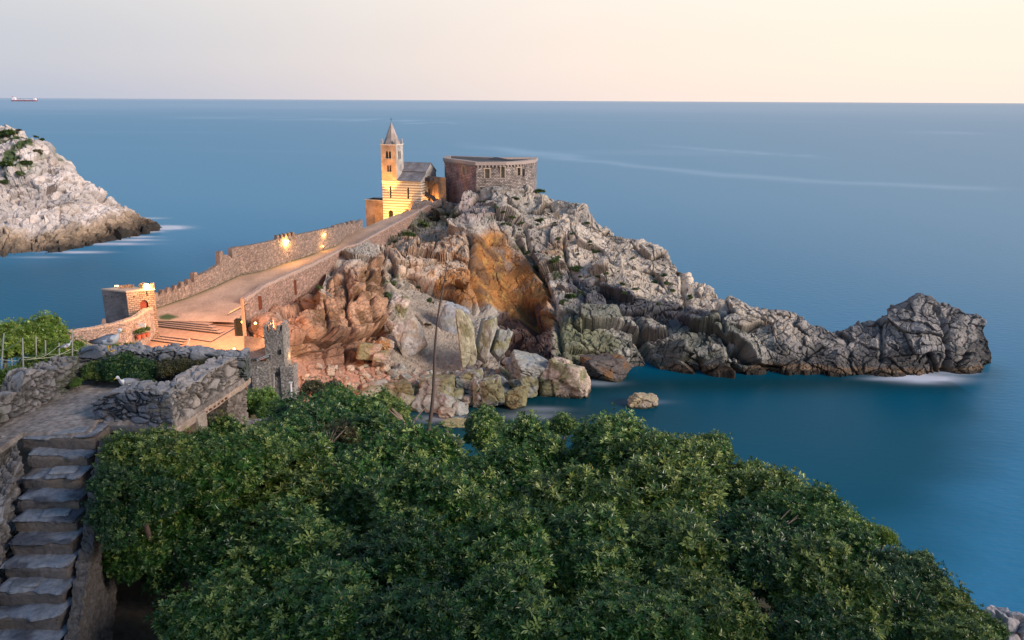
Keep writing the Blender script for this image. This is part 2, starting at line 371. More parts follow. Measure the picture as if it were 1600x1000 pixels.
# ------------------------------------------------------------------ rocky headlands
def strata(V, ang, period, wob=0.5, seed=3):
    """saw-tooth beds dipping by ang in the x-z plane"""
    q = V[..., 0]*math.sin(ang)+V[..., 2]*math.cos(ang)+V[..., 1]*0.25+wob*vn(V*.25, seed)
    t = (q/period) % 1.0
    return t, np.floor(q/period)
def relief(name, top, bot, ctrl, x0, x1, nx, ny, dispf, colf, mat, back=26, bslope=1.0, bstep=0.8):
    top = np.array(top, float); bot = np.array([(tuple(b)+(0,))[:3] for b in bot], float)
    xs = np.linspace(x0, x1, nx); ty = np.interp(xs, top[:, 0], top[:, 1]); by = np.interp(xs, bot[:, 0], bot[:, 1])
    ty = np.minimum(ty, by-0.5)
    t = np.linspace(0, 1, ny)[None, :]; px = np.repeat(xs[:, None], ny, 1); py = by[:, None]+(ty-by)[:, None]*t
    cp = [(a, b, c) for a, b, c in top]+list(ctrl)
    for a in bot:
        if a[2] > 0: cp.append((a[0], a[1], a[2]))
        else: cp.append((a[0], a[1], float(P(a[0], a[1], z=-0.3)[1])))
    D = rbf(cp, np.stack([px, py], -1)); V = P(px, py, Y=D)
    # a skirt in front of the foot and the far flank behind the crest
    sk = V[:, :1].copy(); sk[..., 2] = np.minimum(sk[..., 2]-5, -5); sk[..., 1] -= 1.0
    k = np.arange(1, back+1)[None, :, None]*bstep; r = V[:, -1:]
    bk = np.repeat(r, back, 1); s = k[..., 0]
    bk[..., 1] += s; bk[..., 2] = r[..., 2]-bslope*s*np.clip(s/6, .1, 1); bk[..., 2] = np.maximum(np.where(bk[..., 2] < 1, bk[..., 2]*3-2, bk[..., 2]), -10)
    V = np.concatenate([sk, V, bk], 1)
    px = np.concatenate([px[:, :1], px, np.repeat(px[:, -1:], back, 1)], 1); py = np.concatenate([py[:, :1], py, np.repeat(py[:, -1:], back, 1)], 1)
    gx = np.gradient(V, axis=0); gy = np.gradient(V, axis=1); n = np.cross(gx, gy); n /= (np.linalg.norm(n, axis=-1, keepdims=True)+1e-9)
    n = np.where((n[..., 1:2] > 0) & (n[..., 2:3] < 0), -n, n); n[n[..., 2] < -.2] *= -1
    for _ in range(3): n[1:-1, 1:-1] = (n[1:-1, 1:-1]+n[2:, 1:-1]+n[:-2, 1:-1]+n[1:-1, 2:]+n[1:-1, :-2])
    n /= (np.linalg.norm(n, axis=-1, keepdims=True)+1e-9)
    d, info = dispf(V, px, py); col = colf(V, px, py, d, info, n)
    V2 = V+n*d[..., None]
    me = np_mesh(name, V2.reshape(-1, 3), grid_faces(nx, V.shape[1]), col.reshape(-1, 3), smooth=False)
    return link(name, me, mat), V2
ROCK = amat('rock', rough=0.9, bump=0.55, bscale=2.2, vary=0.30, detail=10)
ROCKN = amat('rock_near', rough=0.9, bump=0.5, bscale=9, vary=0.32, detail=9)

# parapet of the ramp on the cove side (top edge in the photograph) -> world
PAR = [(381, 466), (400, 455), (415, 444), (452, 427), (490, 411), (520, 396), (541, 385), (562, 380), (600, 358), (640, 337), (672, 320), (690, 311)]
parW = np.array([PS(a, b, 1.1) for a, b in PAR])
def parD(px): return float(np.interp(px, [a for a, b in PAR], parW[:, 1]))

GREY = np.array([.45, .40, .345]); PALE = np.array([.66, .56, .45]); OCHRE = np.array([.50, .215, .055]); MAROON = np.array([.085, .045, .038])
DARK = np.array([.115, .115, .12]); TANR = np.array([.50, .28, .16]); BROWN = np.array([.19, .10, .045]); GREEN = np.array([.055, .095, .025]); SCREE = np.array([.40, .335, .27]); REDS = np.array([.42, .235, .17]); OLIVE = np.array([.30, .29, .16]); cl = 0
def lerp(c, k, m): return c*(1-m[..., None])+k*m[..., None]
Z = {}
def main_disp(V, px, py):
    W = V+1.2*np.stack([vn(V*.22, 1), vn(V*.22+5, 2), vn(V*.22+9, 3)], -1)
    ca, sa = math.cos(-.45), math.sin(-.45); RX = W[..., 0]*ca+W[..., 2]*sa; RZ = -W[..., 0]*sa+W[..., 2]*ca
    f1, f2, idv, ti = wor(np.stack([RX*.10, W[..., 1]*.15, RZ*.22], -1), 10, tilt=True); e1 = f2-f1
    g1, g2, idw, ti2 = wor((W+.5*np.stack([vn(V*.8, 4), vn(V*.8, 6), vn(V*.8, 7)], -1))*np.array([.62, .62, .52]), 20, tilt=True); e2 = g2-g1
    k1, k2, idk, ti3 = wor(V*np.array([1.9, 1.9, 1.5])+.3*vn(V*1.3, 9)[..., None], 30, tilt=True); e3 = k2-k1
    scree = pmask(px, py, [(440, 555), (520, 560), (600, 545), (632, 445), (690, 462), (740, 492), (730, 610), (640, 640), (400, 650)], 10)
    blocks = pmask(px, py, [(455, 480), (545, 425), (600, 400), (608, 545), (560, 570), (450, 560), (420, 520)], 8)
    ochre = pmask(px, py, [(735, 360), (790, 362), (822, 395), (848, 440), (862, 500), (850, 530), (812, 520), (770, 490), (742, 470), (732, 420)], 5)
    low = pmask(px, py, [(880, 470), (1000, 470), (1130, 492), (1240, 500), (1240, 600), (870, 600)], 10)
    tip = sst(1150, 1260, px)
    hard = 1-np.clip(scree*.8+ochre*.65, 0, 1)
    d = 1.1*fbm(V*.11, 4, 40)+.9*ridge(V*.07, 3, 41)
    d = d*(1-.6*scree)*(1-.4*tip)
    d += hard*(1-blocks)*(1-.4*tip)*((idv-.5)*1.5+ti*4.8 - .7*np.exp(-e1/.022))
    def blocky(Wd, Hh, sd, gw):
        uu = (V[..., 0]*.86-V[..., 1]*.5)/Wd+.22*vn(V*np.array([.12, .12, .3]), sd)+.10*vn(V*.6, sd+1)+V[..., 2]*.02; cu = np.floor(uu); fu = uu-cu
        o = h3(cu.astype(np.int64), cu.astype(np.int64)*0, cu.astype(np.int64)*0+7, sd); vv = (V[..., 2]+.10*V[..., 0]+.35*vn(V*.3, sd+2))/Hh+o*.8; cv = np.floor(vv); fv = vv-cv
        h = h3(cu.astype(np.int64), cv.astype(np.int64), cu.astype(np.int64)*0+3, sd+5); h2 = h3(cu.astype(np.int64), cv.astype(np.int64), cu.astype(np.int64)*0+9, sd+6)
        eu = np.minimum(fu, 1-fu)*Wd; ev = np.minimum(fv, 1-fv)*Hh
        return (o-.5), (h-.5), (h2-.5)*(fu-.5)+(h-.5)*(fv-.5)*.6, np.exp(-(eu/gw)**2), np.exp(-(ev/(gw*.6))**2)
    o1, r1, tl1, gu, gv = blocky(4.6, 3.1, 600, .30); o2_, r2, tl2, gu2, gv2 = blocky(1.5, .95, 620, .13)
    d += blocks*(o1*2.6+r1*1.1+tl1*1.6-1.5*gu-.5*gv+r2*.42+tl2*.5-.22*gu2-.20*gv2)
    d += (.25+.75*hard)*(1-.8*blocks)*((idw-.5)*.24+ti2*.9-.24*np.exp(-e2/.03))
    d += (idk-.5)*.07*(1-.3*ochre)+ti3*.26*(1-.6*ochre)-.06*np.exp(-e3/.05)*hard
    d += .16*fbm(V*np.array([.7, .7, 1.1]), 5, 44, .6)*(1-.35*ochre)
    # beds: tilted slabs on the lower right and the point, level courses on the orange cliff
    t, idl = strata(V, -.30, .95, .7); lay = np.where(t < .8, t*.42, (1-t)*1.7)
    d += np.clip(low+.55*tip, 0, 1)*(lay*.8-.2)
    d -= blocks*0
    # long joints running down the blocky orange cliff
    u = (px+6*vn(V*.3, 51)); jd = 0
    for x in (507, 544, 580, 604): jd = np.maximum(jd, np.exp(-((u-x-(500-py)*(-.06))/2.6)**2))
    d -= blocks*jd*1.5; jd2 = jd
    # crevice beside the ochre face, cave at its foot, gully further right
    def groove(pts, wd, dep):
        pts = np.array(pts, float); best = np.full(px.shape, 1e9)
        for (x1, y1), (x2, y2) in zip(pts[:-1], pts[1:]):
            ex, ey = x2-x1, y2-y1; tt = np.clip(((px-x1)*ex+(py-y1)*ey)/(ex*ex+ey*ey), 0, 1); best = np.minimum(best, np.hypot(px-x1-tt*ex, py-y1-tt*ey))
        return dep*np.exp(-((best+1.5*vn(V*.5, 60))/wd)**2)
    d -= groove([(733, 372), (738, 420), (745, 462), (752, 485)], 4, 1.8)
    d -= groove([(820, 478), (828, 500), (838, 515)], 9, 4.0)
    d -= groove([(628, 432), (665, 450), (705, 466), (745, 488), (800, 518)], 5, 2.6)
    d -= groove([(808, 375), (838, 420), (868, 480), (878, 560)], 3.5, 1.6)
    d -= groove([(880, 375), (885, 410), (905, 450), (980, 480), (1130, 500)], 3.0, 1.4)
    d -= groove([(990, 500), (1005, 530), (1018, 575)], 5, 2.2)
    d -= groove([(1120, 480), (1130, 520), (1150, 580)], 4, 1.4)
    d -= groove([(1060, 420), (1068, 450), (1072, 478)], 3, 1.4)
    d -= groove([(1376, 505), (1378, 560)], 3, 1.2)
    d -= groove([(1462, 480), (1480, 540), (1478, 580)], 4, 1.2)
    d -= groove([(792, 312), (818, 360), (830, 400)], 3, 1.2)
    d += (1-scree)*0
    return d, dict(idv=idv, idw=idw, idk=idk, e1=e1, e2=e2, e3=e3, scree=scree, blocks=blocks, ochre=ochre, low=low, tip=tip, t=t)
def main_col(V, px, py, d, I, n):
    nz = fbm(V*.16, 4, 70); nf = fbm(V*.7, 4, 71); wx = px+14*vn(V*.2, 72)+5*nf*2; wy = py+10*vn(V*.2+3, 73)
    c = np.repeat(GREY[None], px.size, 0).reshape(px.shape+(3,))
    c = lerp(c, PALE, pmask(wx, wy, [(830, 290), (960, 345), (1100, 430), (1160, 480), (1060, 490), (940, 470), (870, 400)], 18)*.9)
    c = lerp(c, PALE, pmask(wx, wy, [(600, 365), (735, 350), (735, 470), (640, 460), (600, 430)], 12)*.8)
    c = lerp(c, np.array([.60, .45, .33]), pmask(wx, wy, [(606, 372), (735, 358), (740, 480), (690, 462), (612, 436)], 10)*.85); c = lerp(c, np.array([.44, .23, .11]), pmask(wx, wy, [(612, 372), (735, 358), (745, 485), (690, 470), (630, 430)], 12)*sst(-.1, .3, nf+.25*nz)*.9)
    c = lerp(c, np.array([.17, .12, .10]), pmask(wx, wy, [(630, 380), (700, 370), (690, 410), (640, 420)], 10)*sst(0, .35, nf)*.8)
    c = lerp(c, np.array([.36, .23, .14]), pmask(wx, wy, [(860, 375), (885, 370), (880, 410), (850, 405)], 9)*.8)
    c = lerp(c, np.array([.46, .35, .31]), pmask(wx, wy, [(700, 312), (760, 300), (770, 345), (715, 350)], 8)*.7)
    c = lerp(c, SCREE, I['scree'])
    c = lerp(c, REDS, pmask(wx, wy, [(400, 550), (560, 545), (640, 590), (620, 650), (400, 660)], 14)*.85)
    c = lerp(c, TANR, I['blocks']*.85); c = lerp(c, BROWN, I['blocks']*sst(-.05, .3, fbm(V*np.array([.6, .6, .16]), 4, 93))*.8)
    c = lerp(c, np.array([.24, .14, .10]), pmask(wx, wy, [(500, 520), (610, 540), (600, 572), (470, 575)], 8)*.7)
    c = lerp(c, np.array([.46, .26, .17]), pmask(wx, wy, [(385, 520), (405, 495), (475, 478), (470, 520), (450, 545), (390, 545)], 8)*.85)
    fo = fbm(V*np.array([.35, .35, .14]), 4, 91)
    c = lerp(c, OCHRE*.85, pmask(wx+8*nz, wy+6*nz, [(735, 372), (752, 362), (785, 364), (822, 395), (848, 440), (862, 500), (850, 532), (812, 520), (770, 490), (742, 470), (732, 420)], 9)*.95)
    oc = I['ochre']; c = lerp(c, np.array([.17, .10, .06]), oc*sst(-.05, .3, fo)*.8); c = lerp(c, np.array([.56, .34, .11]), oc*sst(.1, .5, -nf)*.6)
    c = lerp(c, np.array([.33, .30, .27]), oc*sst(.15, .5, nz)*.6)
    c = lerp(c, OCHRE*.8, pmask(wx, wy, [(700, 430), (738, 430), (755, 485), (725, 475), (690, 462)], 5)*.8)
    c = lerp(c, MAROON, pmask(wx, wy, [(775, 500), (812, 505), (835, 500), (870, 525), (876, 580), (810, 590), (780, 550)], 7)*.92)
    c = lerp(c, MAROON*1.6, pmask(wx, wy, [(815, 465), (840, 475), (850, 515), (822, 505)], 4)*.9)
    # dark grey band of slate through the pale limestone
    lw = I['low']; c = lerp(c, np.array([.34, .33, .29]), lw*.7); c = lerp(c, np.array([.15, .16, .13]), lw*sst(-.12, .22, fbm(V*np.array([.12, .12, .9]), 4, 75))*.85)
    c = lerp(c, np.array([.12, .12, .135]), pmask(px+4*nf*2, py+4*nf, [(882, 422), (930, 440), (1010, 462), (1080, 480), (1140, 489), (1145, 500), (1090, 508), (1000, 500), (930, 486), (892, 470)], 3)*.92)
    c = lerp(c, np.array([.20, .21, .11]), pmask(wx, wy, [(872, 505), (950, 510), (960, 560), (878, 570)], 8)*.7)
    tp = I['tip']; c = lerp(c, np.array([.27, .26, .26]), tp*.75); c = lerp(c, DARK, tp*sst(.0, .4, fbm(V*.3, 4, 76)+.25*sst(6, 1, V[..., 2]))*.9)
    c = lerp(c, np.array([.46, .41, .36]), tp*sst(.05, .4, fbm(V*.25+9, 4, 78))*.7); c = lerp(c, PALE*.9, pmask(wx, wy, [(1150, 480), (1245, 488), (1250, 525), (1180, 540), (1140, 510)], 12)*.7)
    # tide marks: dark algae then rusty band down to the water
    sx = sst(820, 900, px); z = V[..., 2]+.5*nf
    c = lerp(c, np.array([.075, .07, .065]), sx*sst(3.6+1.5*tp[...], 1.3, z)*.75*(.35+.65*tp)); c = lerp(c, np.array([.19, .125, .075]), sx*sst(1.3, .8, z)*.8); c = lerp(c, np.array([.035, .03, .025]), sx*sst(.45, .1, z)*.9)
    # plants in cracks
    up = sst(.25, .65, n[..., 2]); veg = sst(.12, .35, fbm(V*.45, 4, 80))
    c = lerp(c, GREEN, veg*sst(.1, .4, nz+.2)*.8*pmask(px, py, [(820, 330), (900, 420), (950, 440), (900, 480), (840, 430), (760, 340)], 16))
    c = lerp(c, np.array([.075, .085, .03]), pmask(wx*.3+px*.7, wy*.3+py*.7, [(640, 350), (690, 322), (712, 316), (722, 352), (660, 360), (610, 385), (602, 378)], 5)*(.55+.45*veg))
    c = lerp(c, np.array([.12, .075, .04]), pmask(wx, wy, [(655, 345), (700, 330), (712, 345), (690, 352)], 5)*.6)
    c = lerp(c, GREEN*.9, pmask(wx, wy, [(598, 430), (622, 425), (618, 470), (600, 480)], 5)*veg*.9)
    c = c*(0.86+.30*(I['idw']-.5)+.26*(I['idv']-.5))[..., None]*(1+.16*nf)[..., None]
    c = c*(1-.55*np.exp(-(I['e2']/.05)**1.5)*(1-I['scree'])*(1-.6*oc))[..., None]*(1-.45*np.exp(-(I['e3']/.07)**1.5)*(1-I['scree'])*sst(-.3, .3, nz))[..., None]*(1-.5*np.exp(-(I['e1']/.02)**1.5)*(1-I['scree'])*(1-oc))[..., None]      # crack lines coloured darker in place of deeper grooves
    return c
TOP = [(378, 534, parD(385)+1), (390, 530, parD(390)+.6), (406, 500, parD(406)+.6), (440, 489, parD(440)+.6), (471, 478, parD(471)+.6), (510, 440, parD(510)+.6), (523, 427, parD(523)+.6), (536, 400, parD(536)+.6), (562, 391, parD(562)+.6),
       (603, 379, parD(603)+.6), (635, 354, parD(635)+.6), (655, 340, parD(655)+.6), (688, 321, parD(688)+1), (700, 316, 190), (722, 312, 190), (750, 302, 188), (775, 291, 187), (800, 288, 188), (822, 297, 190), (835, 304, 191), (860, 306, 190), (885, 313, 186), (912, 324, 182),
       (940, 345, 177), (965, 366, 172), (990, 374, 169), (1010, 388, 166), (1040, 401, 162), (1062, 418, 158), (1080, 444, 154), (1110, 454, 151), (1128, 466, 148), (1148, 466, 147), (1160, 479, 145), (1200, 487, 143), (1245, 492, 142), (1262, 503, 141), (1310, 517, 139),
       (1345, 514, 139), (1385, 500, 138.5), (1405, 481, 138), (1425, 465, 138), (1441, 457, 138), (1462, 468, 138), (1478, 480, 138), (1502, 482, 138), (1515, 492, 137), (1530, 492, 137), (1538, 505, 138), (1543, 545, 139), (1547, 577, 140)]
BOT = [(378, 650, 104), (450, 652, 106), (540, 655, 109), (600, 655, 111), (640, 655, 112.5), (700, 650), (760, 632), (820, 612), (860, 596), (900, 587), (960, 578), (1010, 580), (1080, 584), (1150, 586), (1200, 582), (1280, 586), (1350, 589), (1420, 589), (1480, 586), (1530, 583), (1548, 580)]
CT = [(430, 520, 108.5), (480, 505, 116), (470, 545, 112), (500, 450, 130), (510, 500, 124), (560, 405, 151), (560, 432, 139), (570, 480, 130), (560, 540, 123), (600, 440, 147), (590, 560, 121), (500, 580, 114),
      (640, 400, 158), (640, 440, 153), (650, 500, 139), (640, 560, 126), (700, 400, 163), (700, 445, 152), (700, 480, 147), (690, 540, 133), (720, 590, 124),
      (740, 355, 169), (790, 358, 171), (765, 385, 169), (768, 430, 163), (800, 410, 167), (735, 400, 160), (728, 450, 150), (752, 470, 152), (810, 450, 161), (858, 440, 157), (868, 490, 145), (835, 480, 152), (790, 490, 154), (820, 510, 147), (850, 540, 136), (800, 560, 134), (760, 560, 131), (870, 500, 142), (885, 560, 131),
      (740, 330, 182), (820, 340, 180), (860, 380, 169), (900, 360, 173), (950, 400, 163), (900, 420, 160), (960, 440, 153), (1010, 430, 156), (1050, 440, 153), (1000, 470, 147), (1060, 480, 145.5), (900, 470, 148), (950, 510, 139), (960, 550, 132.5), (1000, 520, 139), (1050, 520, 138), (1110, 500, 141), (1080, 555, 131.5),
      (1150, 520, 136.5), (1150, 560, 131), (1230, 540, 133.5), (1310, 555, 132), (1380, 545, 133), (1440, 500, 135), (1440, 550, 131.5), (1500, 510, 134), (1500, 555, 131.5), (1535, 530, 135.5), (1538, 565, 134)]
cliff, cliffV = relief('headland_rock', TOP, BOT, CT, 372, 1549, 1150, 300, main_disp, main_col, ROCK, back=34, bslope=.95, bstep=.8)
tag(cliff, kind='structure')

def isl_disp(V, px, py):
    W = V+2*np.stack([vn(V*.12, 101), vn(V*.12+5, 102), vn(V*.12+9, 103)], -1)
    f1, f2, idv, ti = wor(W*np.array([.11, .11, .16]), 110, tilt=True); e1 = f2-f1; g1, g2, idw, ti2 = wor(W*np.array([.42, .42, .5]), 120, tilt=True); e2 = g2-g1
    k1, k2, idk = wor(V*1.1, 121); e3 = k2-k1
    d = 1.8*fbm(V*.07, 4, 140)+1.5*ridge(V*.06, 4, 141)+(idv-.5)*1.6+ti*4.5-.8*np.exp(-e1/.04)+(idw-.5)*.6+ti2*2-.35*np.exp(-e2/.05)+.45*fbm(V*.45, 5, 144, .6)+.25*(idk-.5)
    t, _ = strata(V, -.75, 2.6, 1.2, 9); d += np.where(t < .8, t*.8, (1-t)*3.2)*.9
    return d, dict(idv=idv, idw=idw, e2=e2)
def isl_col(V, px, py, d, I, n):
    nz = fbm(V*.1, 4, 170); nf = fbm(V*.45, 4, 171); z = V[..., 2]
    c = np.repeat(np.array([.60, .535, .50])[None], px.size, 0).reshape(px.shape+(3,))
    c = lerp(c, np.array([.62, .50, .41]), sst(-.1, .4, nf)*.5); c = lerp(c, np.array([.34, .32, .32]), sst(.1, .45, nz)*.7)
    veg = pmask(px+14*nf*2, py+14*vn(V*.2, 172), [(-500, 180), (20, 195), (75, 225), (82, 245), (58, 250), (45, 275), (20, 285), (-40, 300), (-500, 300)], 10)
    c = lerp(c, GREEN, veg*sst(-.12, .2, fbm(V*.28, 4, 173))*.95)
    zz = z+1.2*nf+.8*nz; c = lerp(c, np.array([.30, .20, .11]), sst(5.0, 2.5, zz)*.8); c = lerp(c, np.array([.10, .075, .055]), sst(2.6, 1.0, zz)*.85)
    c = lerp(c, np.array([.04, .035, .03]), sst(.8, .2, zz)*.9)
    c = c*(0.92+.25*(I['idw']-.5)+.3*(I['idv']-.5))[..., None]; c = c*(1-.3*np.exp(-I['e2']/.05))[..., None]
    return c
itop = [(-420, 150, 330), (-250, 160, 325), (-100, 180, 315), (-20, 192, 305), (0, 196, 302), (20, 200, 300), (40, 209, 298), (62, 213, 297), (72, 222, 296), (80, 240, 294), (88, 256, 293), (112, 274, 292), (128, 290, 291), (148, 305, 290), (170, 320, 290), (190, 332, 290), (210, 341, 289), (228, 350, 289), (240, 355, 289), (246, 359, 289)]
ibot = [(-420, 440), (-250, 428), (-100, 415), (0, 405), (50, 401), (100, 393), (130, 388), (150, 382), (180, 376), (205, 372), (232, 365), (246, 361)]
ict = [(-100, 260, 290), (-100, 340, 262), (0, 260, 281), (0, 310, 265), (0, 360, 250), (60, 280, 276), (60, 330, 262), (60, 370, 250), (120, 320, 268), (120, 360, 258), (170, 345, 274), (200, 355, 276)]
isl, islV = relief('island_rock', itop, ibot, ict, -330, 247, 560, 260, isl_disp, isl_col, ROCK, back=30, bslope=.8, bstep=2.0)
tag(isl, kind='structure')

# ------------------------------------------------------------------ boulders
def boulder_data(seed, sub=4, facets=14, squash=(1, 1, 1), rough=.06, lay=0.0, blocky=.74):
    rs = np.random.RandomState(seed); bm = bmesh.new(); bmesh.ops.create_icosphere(bm, subdivisions=sub, radius=1)
    n = np.array([v.co[:] for v in bm.verts]); fc = np.array([[v.index for v in f.verts] for f in bm.faces]); bm.free()
    q = rs.normal(size=(facets, 3)); q /= np.linalg.norm(q, axis=1, keepdims=True); dd = rs.uniform(.62, 1.0, facets)
    ax = np.concatenate([np.eye(3), -np.eye(3)])+rs.normal(size=(6, 3))*.16; ax /= np.linalg.norm(ax, axis=1, keepdims=True); q = np.concatenate([q, ax]); dd = np.concatenate([dd, rs.uniform(blocky-.1, blocky+.08, 6)])
    dots = n@q.T; r = np.where(dots > .05, dd/np.maximum(dots, .05), 9.0); rr = -np.log(np.exp(-r*90).sum(1)+np.exp(-90*1.25))/90
    V = n*rr[:, None]*np.array(squash); w1, w2, wi, wt = wor(V*1.6+seed, seed+9, tilt=True); V += n*(rough*fbm(V*3+seed, 5, seed, .6)+rough*(wi-.5)*1.2+rough*4*wt-rough*1.6*np.exp(-(w2-w1)/.05))[:, None]
    if lay: t = (V[:, 2]*6+vn(V*2, seed)*.6) % 1; V += n*(np.where(t < .8, t*lay, (1-t)*4*lay))[:, None]
    return V, fc
def boulder(name, loc, size, seed, col, rot=(0, 0, 0), col2=None, facets=14, lay=0.0, mat=None, sub=4, rough=.06, wet=None):
    V, fc = boulder_data(seed, sub, facets, (1, 1, 1), rough, lay); V = V*np.array(size)*.5/.80
    R = np.array((Matrix.Rotation(rot[2], 3, 'Z') @ Matrix.Rotation(rot[1], 3, 'Y') @ Matrix.Rotation(rot[0], 3, 'X'))); V = V@R.T
    c = np.array(col)[None]*(1+.25*fbm(V*.8+seed, 4, seed+2)[:, None]); w1, w2, wi = wor(V*1.1+seed, seed+3); c = c*(1-.55*np.exp(-(w2-w1)/.04))[:, None]*(.85+.3*wi)[:, None]
    if col2 is not None: m = sst(-.05, .3, fbm(V*.6+seed*3, 4, seed+7)); c = c*(1-m[:, None])+np.array(col2)*m[:, None]
    zz = V[:, 2]+loc[2]
    if wet: m = sst(wet, wet*.3, zz+.2*fbm(V*2, 3, seed)); c = c*(1-m[:, None])+np.array([.05, .045, .03])*m[:, None]
    me = np_mesh(name, V, fc, c, smooth=False); o = link(name, me, mat or ROCK); o.location = V3(loc); return o
STG = np.array([.33, .335, .31]); OLV = np.array([.225, .21, .12]); BUF = np.array([.38, .315, .25]); RUST = np.array([.40, .22, .10])
def bpix(px, py, D, w, h, seed, col, label, rot=(0, 0, 0), col2=OLV, depth=None, facets=12, lay=0, group=None, sub=4, wet=None, rough=.06):
    """boulder whose centre is seen at px,py; w,h in photo pixels at depth D"""
    p = P(px, py, Y=D); s = float((p-np.array([0, 0, H]))@FW)/F
    return tag(boulder('boulder', p, (w*s, (depth or (w+h)*.45)*s, h*s), seed, col, rot, col2, facets, lay, None, sub, rough, wet), label, 'boulder', group)
def zdep(px, py, z): return float(P(px, py, z=z)[1])
bpix(880, 596, zdep(880, 600, 1.5), 76, 64, 301, np.array([.45, .36, .29]), 'big rounded tan boulder with layered top at the water, right end of the boulder shore', lay=.03, facets=10, sub=5, wet=.7, depth=60)
bpix(826, 577, zdep(826, 580, 3), 70, 40, 302, STG*.95, 'blue grey splintered slab leaning on the tan rounded boulder', rot=(0, .35, .2), lay=.03, facets=9, sub=5, col2=np.array([.22, .25, .28]))
bpix(762, 612, zdep(762, 625, .8), 50, 54, 303, OLV*.9, 'olive domed boulder low on the cove shore', facets=9, sub=5, wet=.5, col2=STG)
bpix(803, 624, zdep(803, 632, .5), 40, 34, 304, np.array([.27, .235, .12]), 'yellow brown boulder nearest the open water of the cove', facets=10, sub=5, wet=.4, col2=OLV)
bpix(822, 603, zdep(822, 608, 1.2), 40, 30, 305, OLV*.85, 'dark olive boulder wedged below the grey splintered slab', facets=10, wet=.4, col2=STG*.7)
bpix(732, 597, zdep(732, 603, 2), 46, 40, 306, STG*.85, 'grey green squarish boulder above the olive domed boulder', facets=9, sub=5)
bpix(684, 610, zdep(684, 622, 1), 64, 44, 307, OLV*.9, 'broad olive boulder behind the tall dead stalk', facets=9, sub=5, col2=STG*.8)
bpix(622, 608, zdep(622, 618, 1.5), 46, 26, 308, OLV*.8, 'flat mossy olive boulder left of the dead stalk', facets=9, col2=BUF*.7)
bpix(653, 616, zdep(653, 622, 1), 26, 30, 309, STG*.6, 'dark grey boulder between two broad olive boulders', facets=9, col2=OLV*.6)
bpix(729, 528, 124, 28, 92, 310, np.array([.40, .375, .27]), 'tall yellow grey slab standing upright, left of the upright pair', rot=(0, -.10, .1), facets=7, depth=22, sub=5, rough=.035)
bpix(757, 532, 125.5, 25, 72, 311, np.array([.40, .39, .34]), 'shorter pale slab standing upright, right of the upright pair', rot=(0, .14, -.1), facets=7, depth=24, sub=5, rough=.035)
bpix(784, 534, 127, 30, 52, 312, STG*.95, 'cracked grey block leaning behind the upright pale slab', rot=(0, .5, 0), facets=8)
bpix(709, 500, 139, 44, 56, 313, np.array([.33, .35, .38]), 'smooth blue grey rock face fragment behind the upright slabs', rot=(0, .3, 0), facets=8, depth=30, rough=.03, col2=STG)
bpix(640, 532, 127, 46, 66, 314, np.array([.44, .43, .42]), 'large flat grey slab leaning on the scree', rot=(.2, -.32, .3), facets=7, depth=22, sub=5, rough=.03, col2=BUF)
bpix(622, 482, 138, 30, 44, 315, np.array([.56, .47, .40]), 'pale cream pointed rock above the large leaning slab', rot=(0, .3, 0), facets=10)
bpix(610, 510, 131, 22, 18, 316, np.array([.38, .29, .24]), 'small brown boulder perched on the upper edge of the leaning slab', facets=9)
bpix(573, 548, 120, 34, 28, 317, np.array([.40, .28, .22]), 'brown angular boulder at the foot of the orange cliff', rot=(0, .3, .4), facets=8)
bpix(600, 540, 123, 28, 26, 318, RUST, 'rust streaked boulder beside the orange cliff foot', rot=(0, .5, 0), facets=8, col2=BUF)
bpix(596, 560, 119, 28, 24, 319, np.array([.42, .33, .28]), 'light brown block below the rust streaked boulder', facets=8)
bpix(1004, 627, zdep(1004, 633, 0), 50, 26, 320, np.array([.44, .36, .22]), 'lone pale brown rock sticking out of the cove water', rot=(0, .25, 0), facets=9, sub=5, wet=.5, depth=34, col2=BUF)
bpix(948, 577, zdep(948, 588, 0), 80, 40, 321, np.array([.13, .11, .10]), 'dark wet boulder at the waterline right of the tan boulder', facets=10, sub=5, wet=.7, col2=BROWN, lay=.04)
bpix(715, 662, zdep(715, 664, 0), 44, 12, 322, np.array([.32, .30, .17]), 'flat olive rock awash near the dead stalk', facets=9, wet=.1)
rs = np.random.RandomState(7)
tmpl = [boulder('boulder', (0, -500, -50), (1, 1, 1), 400+i, c, col2=c2, facets=9+i % 4, sub=3) for i, (c, c2) in enumerate([(STG, OLV), (BUF, STG), (OLV*.9, STG), (BUF*.9, RUST*.9), (STG*.7, BUF), (np.array([.44, .30, .24]), BUF)])]
used = set()
def small(px, py, D, s, k, rz, group, label):
    t = tmpl[k]
    o = t if k not in used else t.copy()
    if k in used: COL.objects.link(o)
    used.add(k); p = P(px, py, Y=D); o.location = V3(p); o.scale = (s, s*rs.uniform(.7, 1), s*rs.uniform(.6, .95)); o.rotation_euler = (rs.uniform(-.5, .5), rs.uniform(-.5, .5), rz)
    tag(o, label, 'boulder', group)
for i in range(130):
    while True:
        px = rs.uniform(560, 850); py = rs.uniform(560, 650)
        lo = np.interp(px, [560, 640, 700, 760, 820, 860], [650, 650, 648, 634, 618, 600]); hi = np.interp(px, [560, 640, 700, 760, 800, 860], [565, 575, 585, 560, 558, 570])
        if hi < py < lo: break
    i0 = np.clip(int((px-372)/(1549-372)*1149), 0, 1149); colm = cliffV[i0, 1:301]; _, yy = project(colm); D = colm[np.argmin(abs(yy-py)), 1]
    s = rs.uniform(.8, 2.6)*(1.15 if py > 600 else .85)
    k = rs.randint(0, 5); small(px, py, D-.3*s, s, k, rs.uniform(0, 6), 'small boulders heaped on the cove shore', 'small angular boulder in the heap on the cove shore below the cliff')
